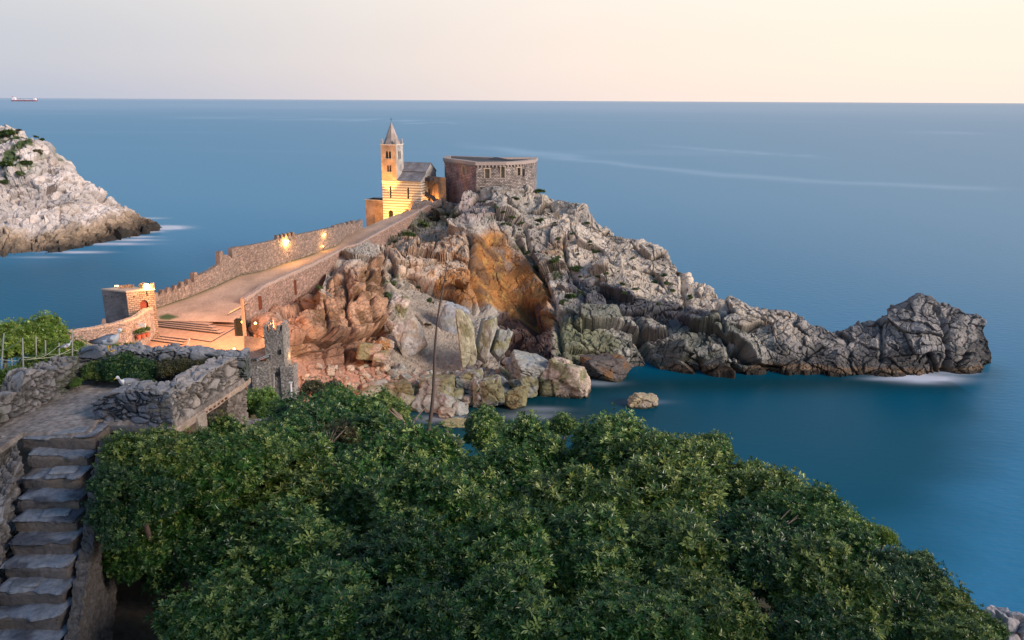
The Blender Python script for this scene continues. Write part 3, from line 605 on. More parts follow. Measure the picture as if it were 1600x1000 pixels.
for i in range(26):
    px = rs.uniform(560, 850); py = np.interp(px, [560, 640, 700, 760, 820, 860], [640, 638, 636, 622, 606, 592])-rs.uniform(0, 26)
    i0 = int((px-372)/(1549-372)*1149); colm = cliffV[i0, 1:301]; _, yy = project(colm); D = colm[np.argmin(abs(yy-py)), 1]
    small(px, py, D-1.5, rs.uniform(2.4, 4.4), rs.choice([0, 2, 4, 2]), rs.uniform(0, 6), 'medium olive grey boulders along the cove waterline', 'medium olive grey boulder in the row along the cove waterline')
for i in range(60):
    px = rs.uniform(470, 610); py = rs.uniform(572, 625); i0 = int((px-372)/(1549-372)*1149); colm = cliffV[i0, 1:301]; _, yy = project(colm); D = colm[np.argmin(abs(yy-py)), 1]
    small(px, py, D, rs.uniform(.5, 1.5), rs.choice([1, 3, 5]), rs.uniform(0, 6), 'red brown stones on the lower scree', 'red brown stone lying on the lower scree by the trees')
# ------------------------------------------------------------------ masonry walls built of raised stones
STONE = amat('wall_stone', rough=0.92, bump=0.45, bscale=6, vary=0.28, detail=8)
def wall(name, pts, zb, zt, thick, res, cell, amp, c1, c2, side=1, fine=None, seed=5, parent=None, joint=(.10, .085, .07), round_top=.25, mat=None, flat=1.0, topcol=None, moss=0.0, ends=True):
    """pts: base line seen face (x,y); zb/zt arrays of base and top heights; the wall is thick towards `side` (left of travel = 1)"""
    pts = np.array(pts, float); zb = np.array(zb, float); zt = np.array(zt, float)
    L = np.concatenate([[0], np.cumsum(np.hypot(*np.diff(pts, axis=0).T))]); n = max(4, int(L[-1]/res)); s = np.linspace(0, L[-1], n)
    if ends: s = np.concatenate([[0, 0], s, [L[-1], L[-1]]])
    x = np.interp(s, L, pts[:, 0]); y = np.interp(s, L, pts[:, 1]); b = np.interp(s, L, zb); t = np.interp(s, L, zt)
    tx = np.gradient(np.interp(np.linspace(0, L[-1], 200), L, pts[:, 0])); ty = np.gradient(np.interp(np.linspace(0, L[-1], 200), L, pts[:, 1]))
    q = np.linspace(0, L[-1], 200); tx = np.interp(s, q, tx); ty = np.interp(s, q, ty); l = np.hypot(tx, ty); nx_, ny_ = -ty/l*side, tx/l*side
    hm = float((t-b).max()); nh = max(3, int(hm/res)); nt = max(3, int(thick/res))
    prof = [(0, k/nh) for k in range(nh+1)]+[(thick*k/nt, 1) for k in range(1, nt)]+[(thick, 1-k/nh) for k in range(nh+1)]
    prof = np.array(prof); o = prof[None, :, 0]; h = prof[None, :, 1]
    if ends: wsc = np.ones(len(s)); wsc[0] = 0.02; wsc[-1] = 0.02; o = thick/2+(o-thick/2)*wsc[:, None]
    Vx = x[:, None]+nx_[:, None]*o; Vy = y[:, None]+ny_[:, None]*o; Vz = b[:, None]+(t-b)[:, None]*h
    V = np.stack([Vx, Vy, Vz], -1)
    out = np.zeros_like(V); m1 = np.arange(len(prof)) <= nh; m3 = np.arange(len(prof)) >= nh+nt
    out[:, m1, 0] = -nx_[:, None]; out[:, m1, 1] = -ny_[:, None]; out[:, m3, 0] = nx_[:, None]; out[:, m3, 1] = ny_[:, None]
    out[:, ~(m1 | m3), 2] = 1; out[:, nh, 2] = .6; out[:, nh+nt, 2] = .6
    W = V/cell*np.array([1, 1, 1.7*flat]); W = W*(1+.0*W)+.42*np.stack([vn(W*.9, seed), vn(W*.9+5, seed+1), vn(W*.9+9, seed+2)], -1)
    f1, f2, idv, tt = wor(W, seed, 1.0, tilt=True); e = f2-f1; g1, g2, idg = wor(W*2.1, seed+50, .9)
    big = ((idv*5.13) % 1) < .45; e = np.where(big, e, np.minimum(e, (g2-g1)*.8)); idv = np.where(big, idv, (idv+idg) % 1)
    gr = np.exp(-(e/.11)**1.5)
    d = amp*((idv-.5)*.9+tt*1.6*big+.35-1.15*gr)+amp*.35*fbm(V/cell*2.2, 3, seed+9)-amp*.35*np.exp(-(g2-g1)/.1)*(idv > .6)
    V = V+out*d[..., None]
    if round_top: V[..., 2] += round_top*amp*2*(fbm(V/cell*.5, 3, seed+20))*(h > .85)
    c1 = np.array(c1); c2 = np.array(c2); k = np.clip((idv*7.31) % 1, 0, 1)[..., None]
    c = c1*(1-k)+c2*k; c = c*(.72+.56*((idv*3.77) % 1))[..., None]; c = c*(1+.18*fbm(V/cell*.35, 3, seed+30))[..., None]
    c = c*(1-gr[..., None]*.8)+np.array(joint)*gr[..., None]*.8
    if topcol is not None: mt = ((h > .93)*.7)[..., None]; c = c*(1-mt)+np.array(topcol)*mt
    if moss: mm = (sst(.1, .35, fbm(V/cell*.6, 4, seed+44))*moss)[..., None]; c = c*(1-mm)+np.array([.06, .085, .03])*mm
    me = np_mesh(name, V.reshape(-1, 3), grid_faces(V.shape[0], V.shape[1]), c.reshape(-1, 3), smooth=False)
    return link(name, me, mat or STONE, parent)
def px_wall(name, base, top, thick, res, cell, amp, c1, c2, side=1, off=0.0, drop=0.6, n=60, Dfix=None, **k):
    """wall whose seen face has its foot and top edges at the given photo pixels, standing on the ramp plane (or at depths Dfix)"""
    base = np.array(base, float); top = np.array(top, float); xs = np.unique(np.concatenate([np.linspace(base[0, 0], base[-1, 0], n), top[(top[:, 0] > base[0, 0]) & (top[:, 0] < base[-1, 0]), 0]]))
    by = np.interp(xs, base[:, 0], base[:, 1]); ty = np.interp(xs, top[:, 0], top[:, 1])
    if Dfix is None: B = PS(xs, by, off)
    else: B = P(xs, by, Y=np.interp(xs, [a[0] for a in Dfix], [a[1] for a in Dfix]))
    T = P(xs, ty, Y=B[:, 1]); return wall(name, B[:, :2], B[:, 2]-drop, T[:, 2], thick, res, cell, amp, c1, c2, side, **k)
WA, WB = (.36, .27, .22), (.24, .18, .16)
def steps_line(segs, up=3.2):
    return segs
# ramp and plaza floor --------------------------------------------------------
LB = [(236, 486), (247, 480), (290, 466), (330, 450), (375, 429), (405, 424), (465, 405), (525, 384), (541, 369), (588, 349), (603, 343), (640, 330)]
def strip(name, A, B, n, mat, parent=None, z=0.0, m=14, colf=None):
    A = np.array(A, float); B = np.array(B, float); t = np.linspace(0, 1, n)
    def res(Q):
        L = np.concatenate([[0], np.cumsum(np.linalg.norm(np.diff(Q[:, :2], axis=0), axis=1))]); L /= L[-1]
        return np.stack([np.interp(t, L, Q[:, k]) for k in range(3)], -1)
    a, b = res(A), res(B); k = np.linspace(0, 1, m)[None, :, None]; V = a[:, None]*(1-k)+b[:, None]*k; V[..., 2] += z+.05*vn(V*.3, 200)
    c = colf(V) if colf else np.full(V.shape, .3)
    return link(name, np_mesh(name, V.reshape(-1, 3), grid_faces(n, m), c.reshape(-1, 3), True), mat, parent)
PAVE = amat('paving', rough=.9, bump=.35, bscale=3, vary=.22)
def pave_col(V):
    n = fbm(V*.35, 4, 210); c = np.repeat(np.array([.50, .335, .24])[None], V.shape[0]*V.shape[1], 0).reshape(V.shape)
    c = c*(1+.35*n)[..., None]; px, py = project(V)
    edge = np.exp(-np.abs(py-np.interp(px, [a for a, b in LB], [b for a, b in LB]))/2.2)
    c = lerp(c, np.array([.08, .10, .035]), np.clip(edge*(1.0+.8*n), 0, 1)*sst(600, 500, px)); c = lerp(c, np.array([.07, .11, .04]), pmask(px, py, [(248, 494), (262, 490), (280, 495), (264, 500), (250, 499)], 2))
    return c
la = PS(np.array([246]+[a for a, b in LB]), np.array([501]+[b-1.5 for a, b in LB]))
lb = np.array([[p[0], p[1], PA+PB*p[1]] for p in np.concatenate([[PS(372, 504), PS(380, 490)], parW])]); lb[:, 0] -= .2
ramp = tag(strip('path', la, lb, 220, PAVE, colf=pave_col, m=40), kind='structure')
# lower plaza in front of the ramp, reached by low steps
def plaza_plane(px, py, off): return PS(np.array(px, float), np.array(py, float), off)
pl = MB(); q = [PS(a, b, -.62) for a, b in ((160, 498), (383, 494), (384, 592), (140, 588))]; q = [V3(v) for v in q]
pl.face(q)
for i_ in range(4): a_, b_ = q[i_], q[(i_+1) % 4]; pl.face([a_, b_, Vector((b_.x, b_.y, -3)), Vector((a_.x, a_.y, -3))])
plz = pl.build('plaza', cmat('plaza_floor', (.42, .26, .185), bump=.3, bscale=1.5, vary=.22)); tag(plz, kind='structure')
stp = empty('plaza_steps', PS(290, 515, -.5), 0, 'low slate edged steps crossing the lit plaza below the ramp', 'steps')
slate = cmat('slate_edge', (.085, .075, .075), vary=.2, bump=.3)
stone_step = cmat('step_stone', (.42, .29, .23), vary=.2, bump=.3)
def curb(a, b, off, w=.16, h=.12, back=1.2):
    A = V3(PS(a[0], a[1], off)); B = V3(PS(b[0], b[1], off)); d = (B-A); d.z = 0; d.normalize(); n = Vector((-d.y, d.x, 0))
    if n.y < 0: n = -n
    m = MB(); up = Vector((0, 0, h)); m.face([A, B, B+up, A+up]); m.face([A+up, B+up, B+up+n*w, A+up+n*w]); st = m.build('step', slate, stp)
    m2 = MB(); m2.face([A+up*.99+n*w, B+up*.99+n*w, B+up*.99+n*back, A+up*.99+n*back]); m2.build('tread', stone_step, st)
for k in range(4): curb((246-1.5*k, 501+2.9*k), (326+6*k, 509+4.2*k), -.14-.12*k, w=.16)
for k in range(3): curb((237-2*k, 525+3.4*k), (291-3*k, 531+4*k), -.50-.03*k, h=.10, w=.16, back=.7)
for a, b in (((327, 508), (366, 511)), ((344, 500), (366, 501)), ((297, 530), (330, 535)), ((330, 535), (368, 513)), ((257, 545), (296, 548))): curb(a, b, -.60, h=.10, w=.16, back=.45)
# walls -----------------------------------------------------------------------
tops = [(236, 462), (244, 459)]
for c, hgt in ((247, 6), (257, 7), (267, 7), (277, 7), (288, 8), (299, 7)):
    yb = np.interp(c, [244, 280, 306], [464, 452, 440]); tops += [(c-2.6, yb), (c-2.4, yb-hgt), (c+2.4, yb-hgt), (c+2.6, yb)]
tops += [(306, 439), (306.2, 426), (311, 425), (311.2, 431), (330, 423), (347, 412), (347.2, 394), (352, 392), (352.2, 398), (360, 398), (364, 403), (366, 403), (366.2, 389), (372, 386), (390, 384), (417, 379), (436, 374)]
for c in (438, 444, 450, 456, 462): tops += [(c-1.6, 374-(c-436)*.2), (c-1.4, 368-(c-436)*.2), (c+1.4, 368-(c-436)*.2), (c+1.6, 374-(c-436)*.2)]
tops += [(466, 367), (500, 360), (522, 355)]
for c in (526, 533, 540, 547, 554): yb = np.interp(c, [522, 565], [357, 346]); tops += [(c-2, yb), (c-1.8, yb-4), (c+1.8, yb-4), (c+2, yb)]
tops += [(566, 343)]
lw = px_wall('rampart_wall', [a for a in LB if a[0] < 560]+[(567, 358)], tops, .8, .17, .42, .05, WA, WB, off=0.0, n=400, drop=3.0, seed=61, round_top=.3)
tag(lw, 'long crenellated stone rampart wall on the seaward side of the ramp', 'wall')
pb = [(385, 525), (392, 524), (406, 500), (440, 491), (471, 482), (510, 443), (523, 430), (541, 400), (562, 392), (603, 381), (635, 355), (655, 342), (688, 322), (690, 321)]
def par_wall():
    xs = np.linspace(382, 690, 320); B = np.stack([np.interp(xs, [a for a, b in PAR], parW[:, k]) for k in range(3)], -1)
    yb = np.interp(xs, [a for a, b in pb], [b for a, b in pb])+2; zb = P(xs, yb, Y=B[:, 1])[:, 2]-1.5; zt = B[:, 2]+.06*vn(B*.8, 3)
    return wall('parapet_wall', B[:, :2], np.minimum(zb, zt-1.2), zt, .7, .17, .38, .045, (.44, .29, .23), (.33, .21, .17), seed=71, topcol=(.45, .35, .30))
tag(par_wall(), 'pink lit stone retaining wall and parapet along the cove side of the ramp', 'wall')
for a, b, w, h in ((459, 449, 1.0, 2.6), (403, 473, 1.3, 2.2)):      # blocked openings in the retaining wall
    D = parD(a)-.12; p = P(a, b, Y=D); m = MB(); m.box(p, (w, .18, h)); o = m.build('wall_niche', cmat('niche_dark', (.16, .06, .035), vary=.3)); tag(o, 'reddish brown niche in the retaining wall, %s' % ('upper one halfway along' if a == 459 else 'lower one near the gate'), 'niche')
cw = px_wall('curved_wall', [(100, 548), (140, 542), (200, 545), (232, 530), (243, 512)], [(100, 519), (120, 516), (150, 512), (185, 505), (215, 496), (236, 482), (243, 480)], .7, .13, .36, .045, (.36, .30, .27), (.24, .20, .19), Dfix=[(100, 97), (140, 99), (200, 102), (232, 106), (243, 109)], n=90, seed=81, topcol=(.42, .34, .28))
tag(cw, 'low curved stone wall between the plaza and the guard tower', 'wall')

# ------------------------------------------------------------------ buildings
def panel(m, pane, o, u, w, h, ops=(), dep=.35, n=None, uo=0.0):
    """wall panel with real openings; o lower-left, u along, ops = [(u0,u1,v0,v1)]"""
    o = Vector(o); u = Vector(u).normalized(); up = Vector((0, 0, 1)); n = n or u.cross(up)
    xs = sorted({0, w, *[a for p in ops for a in p[:2]]}); ys = sorted({0, h, *[a for p in ops for a in p[2:4]]})
    xs = [x for x in xs if 0 <= x <= w]; ys = [y for y in ys if 0 <= y <= h]
    def op(x, y): return any(p[0] < x < p[1] and p[2] < y < p[3] for p in ops)
    def pt(x, y, d=0): return o+u*x+up*y-n*d
    for i in range(len(xs)-1):
        for j in range(len(ys)-1):
            x0, x1, y0, y1 = xs[i], xs[i+1], ys[j], ys[j+1]
            if not op((x0+x1)/2, (y0+y1)/2):
                m.face([pt(x0, y0), pt(x1, y0), pt(x1, y1), pt(x0, y1)], [(uo+x0, y0), (uo+x1, y0), (uo+x1, y1), (uo+x0, y1)])
            else:
                pane.face([pt(x0, y0, dep), pt(x1, y0, dep), pt(x1, y1, dep), pt(x0, y1, dep)])
                for (dx, dy, a, b) in ((-1, 0, (x0, y0), (x0, y1)), (1, 0, (x1, y0), (x1, y1)), (0, -1, (x0, y0), (x1, y0)), (0, 1, (x0, y1), (x1, y1))):
                    cx, cy = ((x0+x1)/2, (y0+y1)/2)
                    ii, jj = i+dx, j+dy
                    if 0 <= ii < len(xs)-1 and 0 <= jj < len(ys)-1 and op((xs[ii]+xs[ii+1])/2, (ys[jj]+ys[jj+1])/2): continue
                    m.face([pt(*a), pt(*b), pt(*b, dep), pt(*a, dep)])
def arch(u0, u1, v0, v1, k=4):
    """an opening with a round head as stacked cells"""
    r = (u1-u0)/2; c = (u0+u1)/2; out = [(u0, u1, v0, v1-r)]
    for i in range(k):
        y0, y1 = v1-r+r*i/k, v1-r+r*(i+1)/k; hw = math.sqrt(max(0, r*r-((i+.5)*r/k)**2)); out.append((c-hw, c+hw, y0, y1))
    return out
DARKP = cmat('dark_opening', (.012, .011, .012), bump=0)
ORST = masonry('warm_limestone', (.50, .37, .25), (.42, .31, .21), (.25, .19, .14), .55, .28, .015, .3)
GRST = masonry('grey_limestone', (.50, .47, .44), (.40, .38, .36), (.30, .28, .26), .55, .28, .015, .3)
def stripe_mat():
    m = bpy.data.materials.new('striped_marble'); m.use_nodes = True; N = m.node_tree.nodes; L = m.node_tree.links; bs = N['Principled BSDF']; uv = N.new('ShaderNodeUVMap')
    sp = N.new('ShaderNodeSeparateXYZ'); L.new(uv.outputs[0], sp.inputs[0]); dv = N.new('ShaderNodeMath'); dv.operation = 'DIVIDE'; dv.inputs[1].default_value = .66; L.new(sp.outputs['Y'], dv.inputs[0])
    fr = N.new('ShaderNodeMath'); fr.operation = 'FRACT'; L.new(dv.outputs[0], fr.inputs[0]); gt = N.new('ShaderNodeMath'); gt.operation = 'GREATER_THAN'; gt.inputs[1].default_value = .62; L.new(fr.outputs[0], gt.inputs[0])
    no = N.new('ShaderNodeTexNoise'); no.inputs['Scale'].default_value = 2.2; no.inputs['Detail'].default_value = 5; L.new(uv.outputs[0], no.inputs['Vector'])
    br = N.new('ShaderNodeTexBrick'); L.new(uv.outputs[0], br.inputs['Vector']); br.inputs['Scale'].default_value = 1; br.inputs['Brick Width'].default_value = .9; br.inputs['Row Height'].default_value = .33; br.inputs['Mortar Size'].default_value = .012
    br.inputs['Color1'].default_value = (.74, .68, .56, 1); br.inputs['Color2'].default_value = (.66, .60, .48, 1); br.inputs['Mortar'].default_value = (.45, .38, .28, 1)
    mx = N.new('ShaderNodeMixRGB'); L.new(gt.outputs[0], mx.inputs[0]); L.new(br.outputs['Color'], mx.inputs[1]); mx.inputs[2].default_value = (.30, .22, .15, 1)
    mr = N.new('ShaderNodeMapRange'); mr.inputs['To Min'].default_value = .7; mr.inputs['To Max'].default_value = 1.25; L.new(no.outputs['Fac'], mr.inputs['Value'])
    mu = N.new('ShaderNodeVectorMath'); mu.operation = 'SCALE'; L.new(mx.outputs[0], mu.inputs[0]); L.new(mr.outputs[0], mu.inputs['Scale']); L.new(mu.outputs[0], bs.inputs['Base Color']); bs.inputs['Roughness'].default_value = .8
    return m
STRIPE = stripe_mat(); SLATE = masonry('slate_roof', (.27, .25, .26), (.20, .19, .20), (.13, .12, .13), .4, .25, .02, .5)
SPIRE = masonry('spire_stone', (.50, .40, .35), (.42, .34, .30), (.28, .23, .2), .4, .22, .02, .3)
def church():
    c0 = P(599, 341, Y=202); ANG = math.radians(-17.2)
    root = empty('church', c0, ANG, 'medieval church with striped marble wall, slate roofs and square bell tower with pointed spire', 'church')
    u = Vector((math.cos(ANG), math.sin(ANG), 0)); v = Vector((-u.y, u.x, 0)); o = V3(c0); up = Vector((0, 0, 1))
    def W(a, b, z): return o+u*a+v*b+up*z
    L_, TW, TH, BH, DP, AISLE = 10.4, 4.1, 18.3, 9.2, 10.5, 3.3
    # striped lower body
    m = MB(); pn = MB(); ops = arch(1.45, 2.75, -.3+0.3, 2.1)+arch(2.0, 2.45, 5.2, 8.2)+arch(6.75, 7.25, 5.2, 8.0)
    panel(m, pn, W(0, 0, -3), u, L_, 3, uo=0); panel(m, pn, W(0, 0, 0), u, L_, BH, ops)
    panel(m, pn, W(L_, 0, -4), v, AISLE, BH+4)
    panel(m, pn, W(0, DP, -4), -v, DP, BH+4)
    body = m.build('striped_wall', STRIPE, root); build_loose(pn, 'window_void', DARKP, body)
    # tower
    m = MB(); pn = MB(); lo = BH; th = TH-BH
    bif = arch(1.30, 1.88, 5.4, 7.4)+arch(2.12, 2.70, 5.4, 7.4)+arch(1.55, 1.98, 2.2, 4.0)+arch(2.16, 2.59, 2.2, 4.0)
    panel(m, pn, W(0, -.03, lo+.003), u, TW, th, bif, .45)
    tf = m.build('tower_front', ORST, root); build_loose(pn, 'belfry_void', DARKP, tf)
    m = MB(); pn = MB(); panel(m, pn, W(TW, -.03, lo+.003), v, TW, th, arch(1.2, 1.8, 5.4, 7.4)+arch(2.05, 2.65, 5.4, 7.4), .45)
    panel(m, pn, W(0, TW, lo+.003), -v, TW, th); panel(m, pn, W(TW, TW, lo+.003), -u, TW, th)
    m.face([W(0, -.03, TH), W(TW, -.03, TH), W(TW, TW, TH), W(0, TW, TH)])
    ts = m.build('tower_side', GRST, root); build_loose(pn, 'belfry_void', DARKP, ts)
    ct = cmat('cornice_stone', (.62, .56, .48), vary=.1)
    for z, e in ((BH+.1, .10), (TH-.15, .14)):
        m = MB()
        if z > 12: m.box(W(TW/2, TW/2, z), (TW+2*e, TW+2*e, .3), ANG)
        else: m.box(W(L_/2+.05, -e/2, z), (L_+.1, e+.05, .28), ANG)
        m.build('cornice', ct, root)
    m = MB()
    for z, a, b in ((TH-8.9+5.35, 2.0, .17), (TH-8.9+2.15, 2.07, .13)): m.box(W(a, -.10, z+.0), (1.6, .2, .12), ANG)
    m.build('window_sill', ct, tf)
    for a in (2.0, 2.07):
        z0 = BH+(5.4 if a == 2.0 else 2.2); m = MB(); m.tube([W(a, .06, z0), W(a, .06, z0+(1.6 if a == 2.0 else 1.5))], .07, 6); m.build('colonnette', ct, tf)
    # spire and corner pinnacles
    m = MB(); ap = W(TW/2, TW/2, TH+5.3); b0 = .15; n8 = 8; ring = []
    for k in range(n8):
        t = 2*math.pi*(k+.5)/n8; r = (TW/2-b0)/math.cos(math.pi/n8); ring.append(W(TW/2+r*math.cos(t), TW/2+r*math.sin(t), TH))
    for k in range(n8): m.face([ring[k], ring[(k+1) % n8], ap])
    sp = m.build('spire', SPIRE, root)
    m = MB(); m.tube([ap-up*.1, ap+up*1.0], [.06, .03], 6); m.tube([ap+up*.6-u*.3, ap+up*.6+u*.3], .035, 5); m.build('finial_cross', cmat('iron', (.05, .05, .05)), sp)
    for a, b in ((.25, .25), (TW-.25, .25), (TW-.25, TW-.25), (.25, TW-.25)):
        m = MB(); m.box(W(a, b, TH+.45), (.42, .42, .9), ANG); m.box(W(a, b, TH+1.1), (.5, .5, .5), ANG, top=.15); m.build('pinnacle', GRST, root)
    # aisle roof, clerestory, nave roof and gable
    r1, r2, r3 = BH+.2, BH+2.0, BH+2.3; rid = BH+4.3; mid = AISLE+3.2; bk = 10.0
    def slab(name, a, b, c, d, t=.16, par=root):
        m = MB(); nrm = (b-a).cross(d-a).normalized()*t; A, B, Cc, D = a, b, c, d
        m.face([A+nrm, B+nrm, Cc+nrm, D+nrm]); m.face([D, Cc, B, A])
        for p, q in ((A, B), (B, Cc), (Cc, D), (D, A)): m.face([p, q, q+nrm, p+nrm])
        return m.build(name, SLATE, par)
    slab('aisle_roof', W(TW, -.3, r1), W(L_+.15, -.3, r1), W(L_+.15, AISLE, r2), W(TW, AISLE, r2))
    slab('nave_roof', W(TW-2, AISLE-.15, r3), W(L_+.15, AISLE-.15, r3), W(L_+.15, mid, rid), W(TW-2, mid, rid))
    slab('nave_roof', W(TW-2, mid, rid), W(L_+.15, mid, rid), W(L_+.15, bk, r3-.3), W(TW-2, bk, r3-.3))
    m = MB(); a = L_; m.face([W(TW, AISLE, r2-.2), W(a, AISLE, r2-.2), W(a, AISLE, r3), W(TW, AISLE, r3)]); m.build('clerestory', ct, root)
    m = MB(); m.face([W(a, AISLE, -3), W(a, bk, -3), W(a, bk, r3-.35), W(a, mid, rid-.05), W(a, AISLE, r3-.05)]); m.face([W(a, 0, BH), W(a, AISLE, BH), W(a, AISLE, r2-.03), W(a, 0, r1-.02)])
    m.face([W(0, bk, -3), W(a, bk, -3), W(a, bk, r3-.35), W(0, bk, r3-.35)]); m.build('gable_wall', GRST, root)
    # gabled stone porch leaning on the right of the wall and arch stone ring
    m = MB(); px0, px1, pd = 7.7, 10.3, 1.6
    m.face([W(px0, -pd, -2), W(px1, -pd, -2), W(px1, -pd, 3.9), W((px0+px1)/2, -pd, 4.9), W(px0, -pd, 3.9)])
    m.face([W(px0, 0, -2), W(px0, -pd, -2), W(px0, -pd, 3.9), W(px0, 0, 3.9)]); m.face([W(px1, -pd, -2), W(px1, 0, -2), W(px1, 0, 3.9), W(px1, -pd, 3.9)])
    m.face([W(px0, -pd, 3.9), W((px0+px1)/2, -pd, 4.9), W((px0+px1)/2, 0, 4.9), W(px0, 0, 3.9)]); m.face([W((px0+px1)/2, -pd, 4.9), W(px1, -pd, 3.9), W(px1, 0, 3.9), W((px0+px1)/2, 0, 4.9)])
    m.build('porch', masonry('porch_stone', (.46, .33, .27), (.34, .24, .20), (.2, .15, .12), .4, .2, .03, .6), root)
    m = MB(); m.box(W(6.9, -.5, 1.0), (1.2, 1.0, 2.4), ANG); m.build('doorway', cmat('dark_wood', (.045, .03, .025)), root)
    # floodlights in front of the wall
    fl = cmat('floodlight_glass', (.9, .6, .2), emit=(1, .6, .15), es=8)
    for a, pw in ((2.6, 3600), (7.2, 2400)):
        q = W(a, -4.2, .25); m = MB(); m.box(q, (.35, .25, .25), ANG); m.build('floodlight', fl, root)
        lamp(q+up*.25-v*.1, pw, (1, .47, .10), .15, root, 'church_flood')
    lamp(W(2.0, -5.0, 3.0), 15000, (1, .40, .09), .2, root, 'tower_flood', spot=55, to=W(2, 0, 13))
    # lower annex on the left with a dark flat roof
    an = empty('annex', W(-3, 2, 0), ANG, 'low square stone annex with dark flat roof left of the bell tower', 'annex building')
    am = masonry('annex_stone', (.46, .30, .21), (.36, .23, .17), (.22, .15, .11), .35, .18, .02, .6)
    m = MB(); z0, z1 = -5.0, 4.3
    A = [W(-5.3, .9, 0), W(-.02, .9, 0), W(-.02, 5.6, 0), W(-5.3, 5.6, 0)]
    for i in range(4): p, q = A[i], A[(i+1) % 4]; m.face([p+up*z0, q+up*z0, q+up*z1, p+up*z1])
    m.build('wall', am, an); m = MB(); m.face([p+up*(z1-.35) for p in A]); m.build('roof', cmat('dark_roof', (.05, .05, .055)), an)
    m = MB()
    for i in range(4):
        p, q = A[i]+up*(z1+.06), A[(i+1) % 4]+up*(z1+.06); d = (q-p).normalized(); ln = (q-p).length; c = (p+q)/2
        m.box(c, (ln+.1, .36, .13), math.atan2(d.y, d.x))
    m.build('coping', ct, an)
    m = MB(); m.tube([W(-2.6, .3, -2.5), W(-2.6, .3, .6)], .06, 5); o2 = m.build('post', cmat('iron', (.05, .05, .05))); tag(o2, 'thin dark post standing in front of the annex', 'post')
    return root, W
CH, CW = church()
# ruined arcade between church and fort
def arcade():
    a = P(662, 318, Y=204); b = P(697, 316, Y=199); A, B = V3(a), V3(b); u = (B-A).normalized(); u.z = 0; u.normalize(); w = (B-A).length
    o = empty('arcade', A, 0, 'ruined stone arcade with open arch between the church and the round fort', 'arcade'); m = MB(); pn = MB()
    panel(m, pn, A, u, w, 7.0, arch(.6, 2.4, 0.5, 4.2)+arch(3.1, 5.2, 1.2, 5.4), .9)
    m.build('wall', masonry('arcade_stone', (.44, .30, .20), (.33, .22, .15), (.2, .14, .1), .4, .2, .02, .5), o); build_loose(pn, 'rear_wall', cmat('lit_plaster', (.46, .28, .15)), o)
    q = [A+u*t+Vector((0, -1.5+.0*t, 0))+Vector((0, 0, z)) for t, z in ((-.8, 6.6), (-.5, 4.6), (.6, 3.0), (2.0, 2.2), (3.6, 2.0), (4.8, .4))]
    m = MB(); m.tube(q, [.5, .5, .55, .55, .5, .45], 6); m.build('buttress', cmat('dark_stone', (.10, .085, .09), bump=.6), o)
    m = MB(); m.box(A+u*1.2+Vector((0, -.9, 6.3)), (4.0, 1.2, .9), math.atan2(u.y, u.x)); m.build('lintel', cmat('dark_stone', (.10, .085, .09)), o)
    lamp(A+u*3.2+Vector((0, .0, 1.0))-Vector((-.6, 1.2, 0)), 500, (1, .5, .18), .1, o, 'arcade_lamp')
arcade()
# lower ruined wall at the foot of the porch
rw = px_wall('ruined_wall', [(641, 336), (650, 332), (664, 325), (690, 318)], [(641, 328), (646, 318), (652, 314), (658, 315), (664, 312), (676, 316), (690, 311)], .8, .2, .45, .06, (.40, .32, .29), (.26, .21, .20), Dfix=[(641, 195), (650, 195), (690, 196)], seed=91, n=50)
tag(rw, 'broken stone wall below the church porch at the ramp head', 'wall')
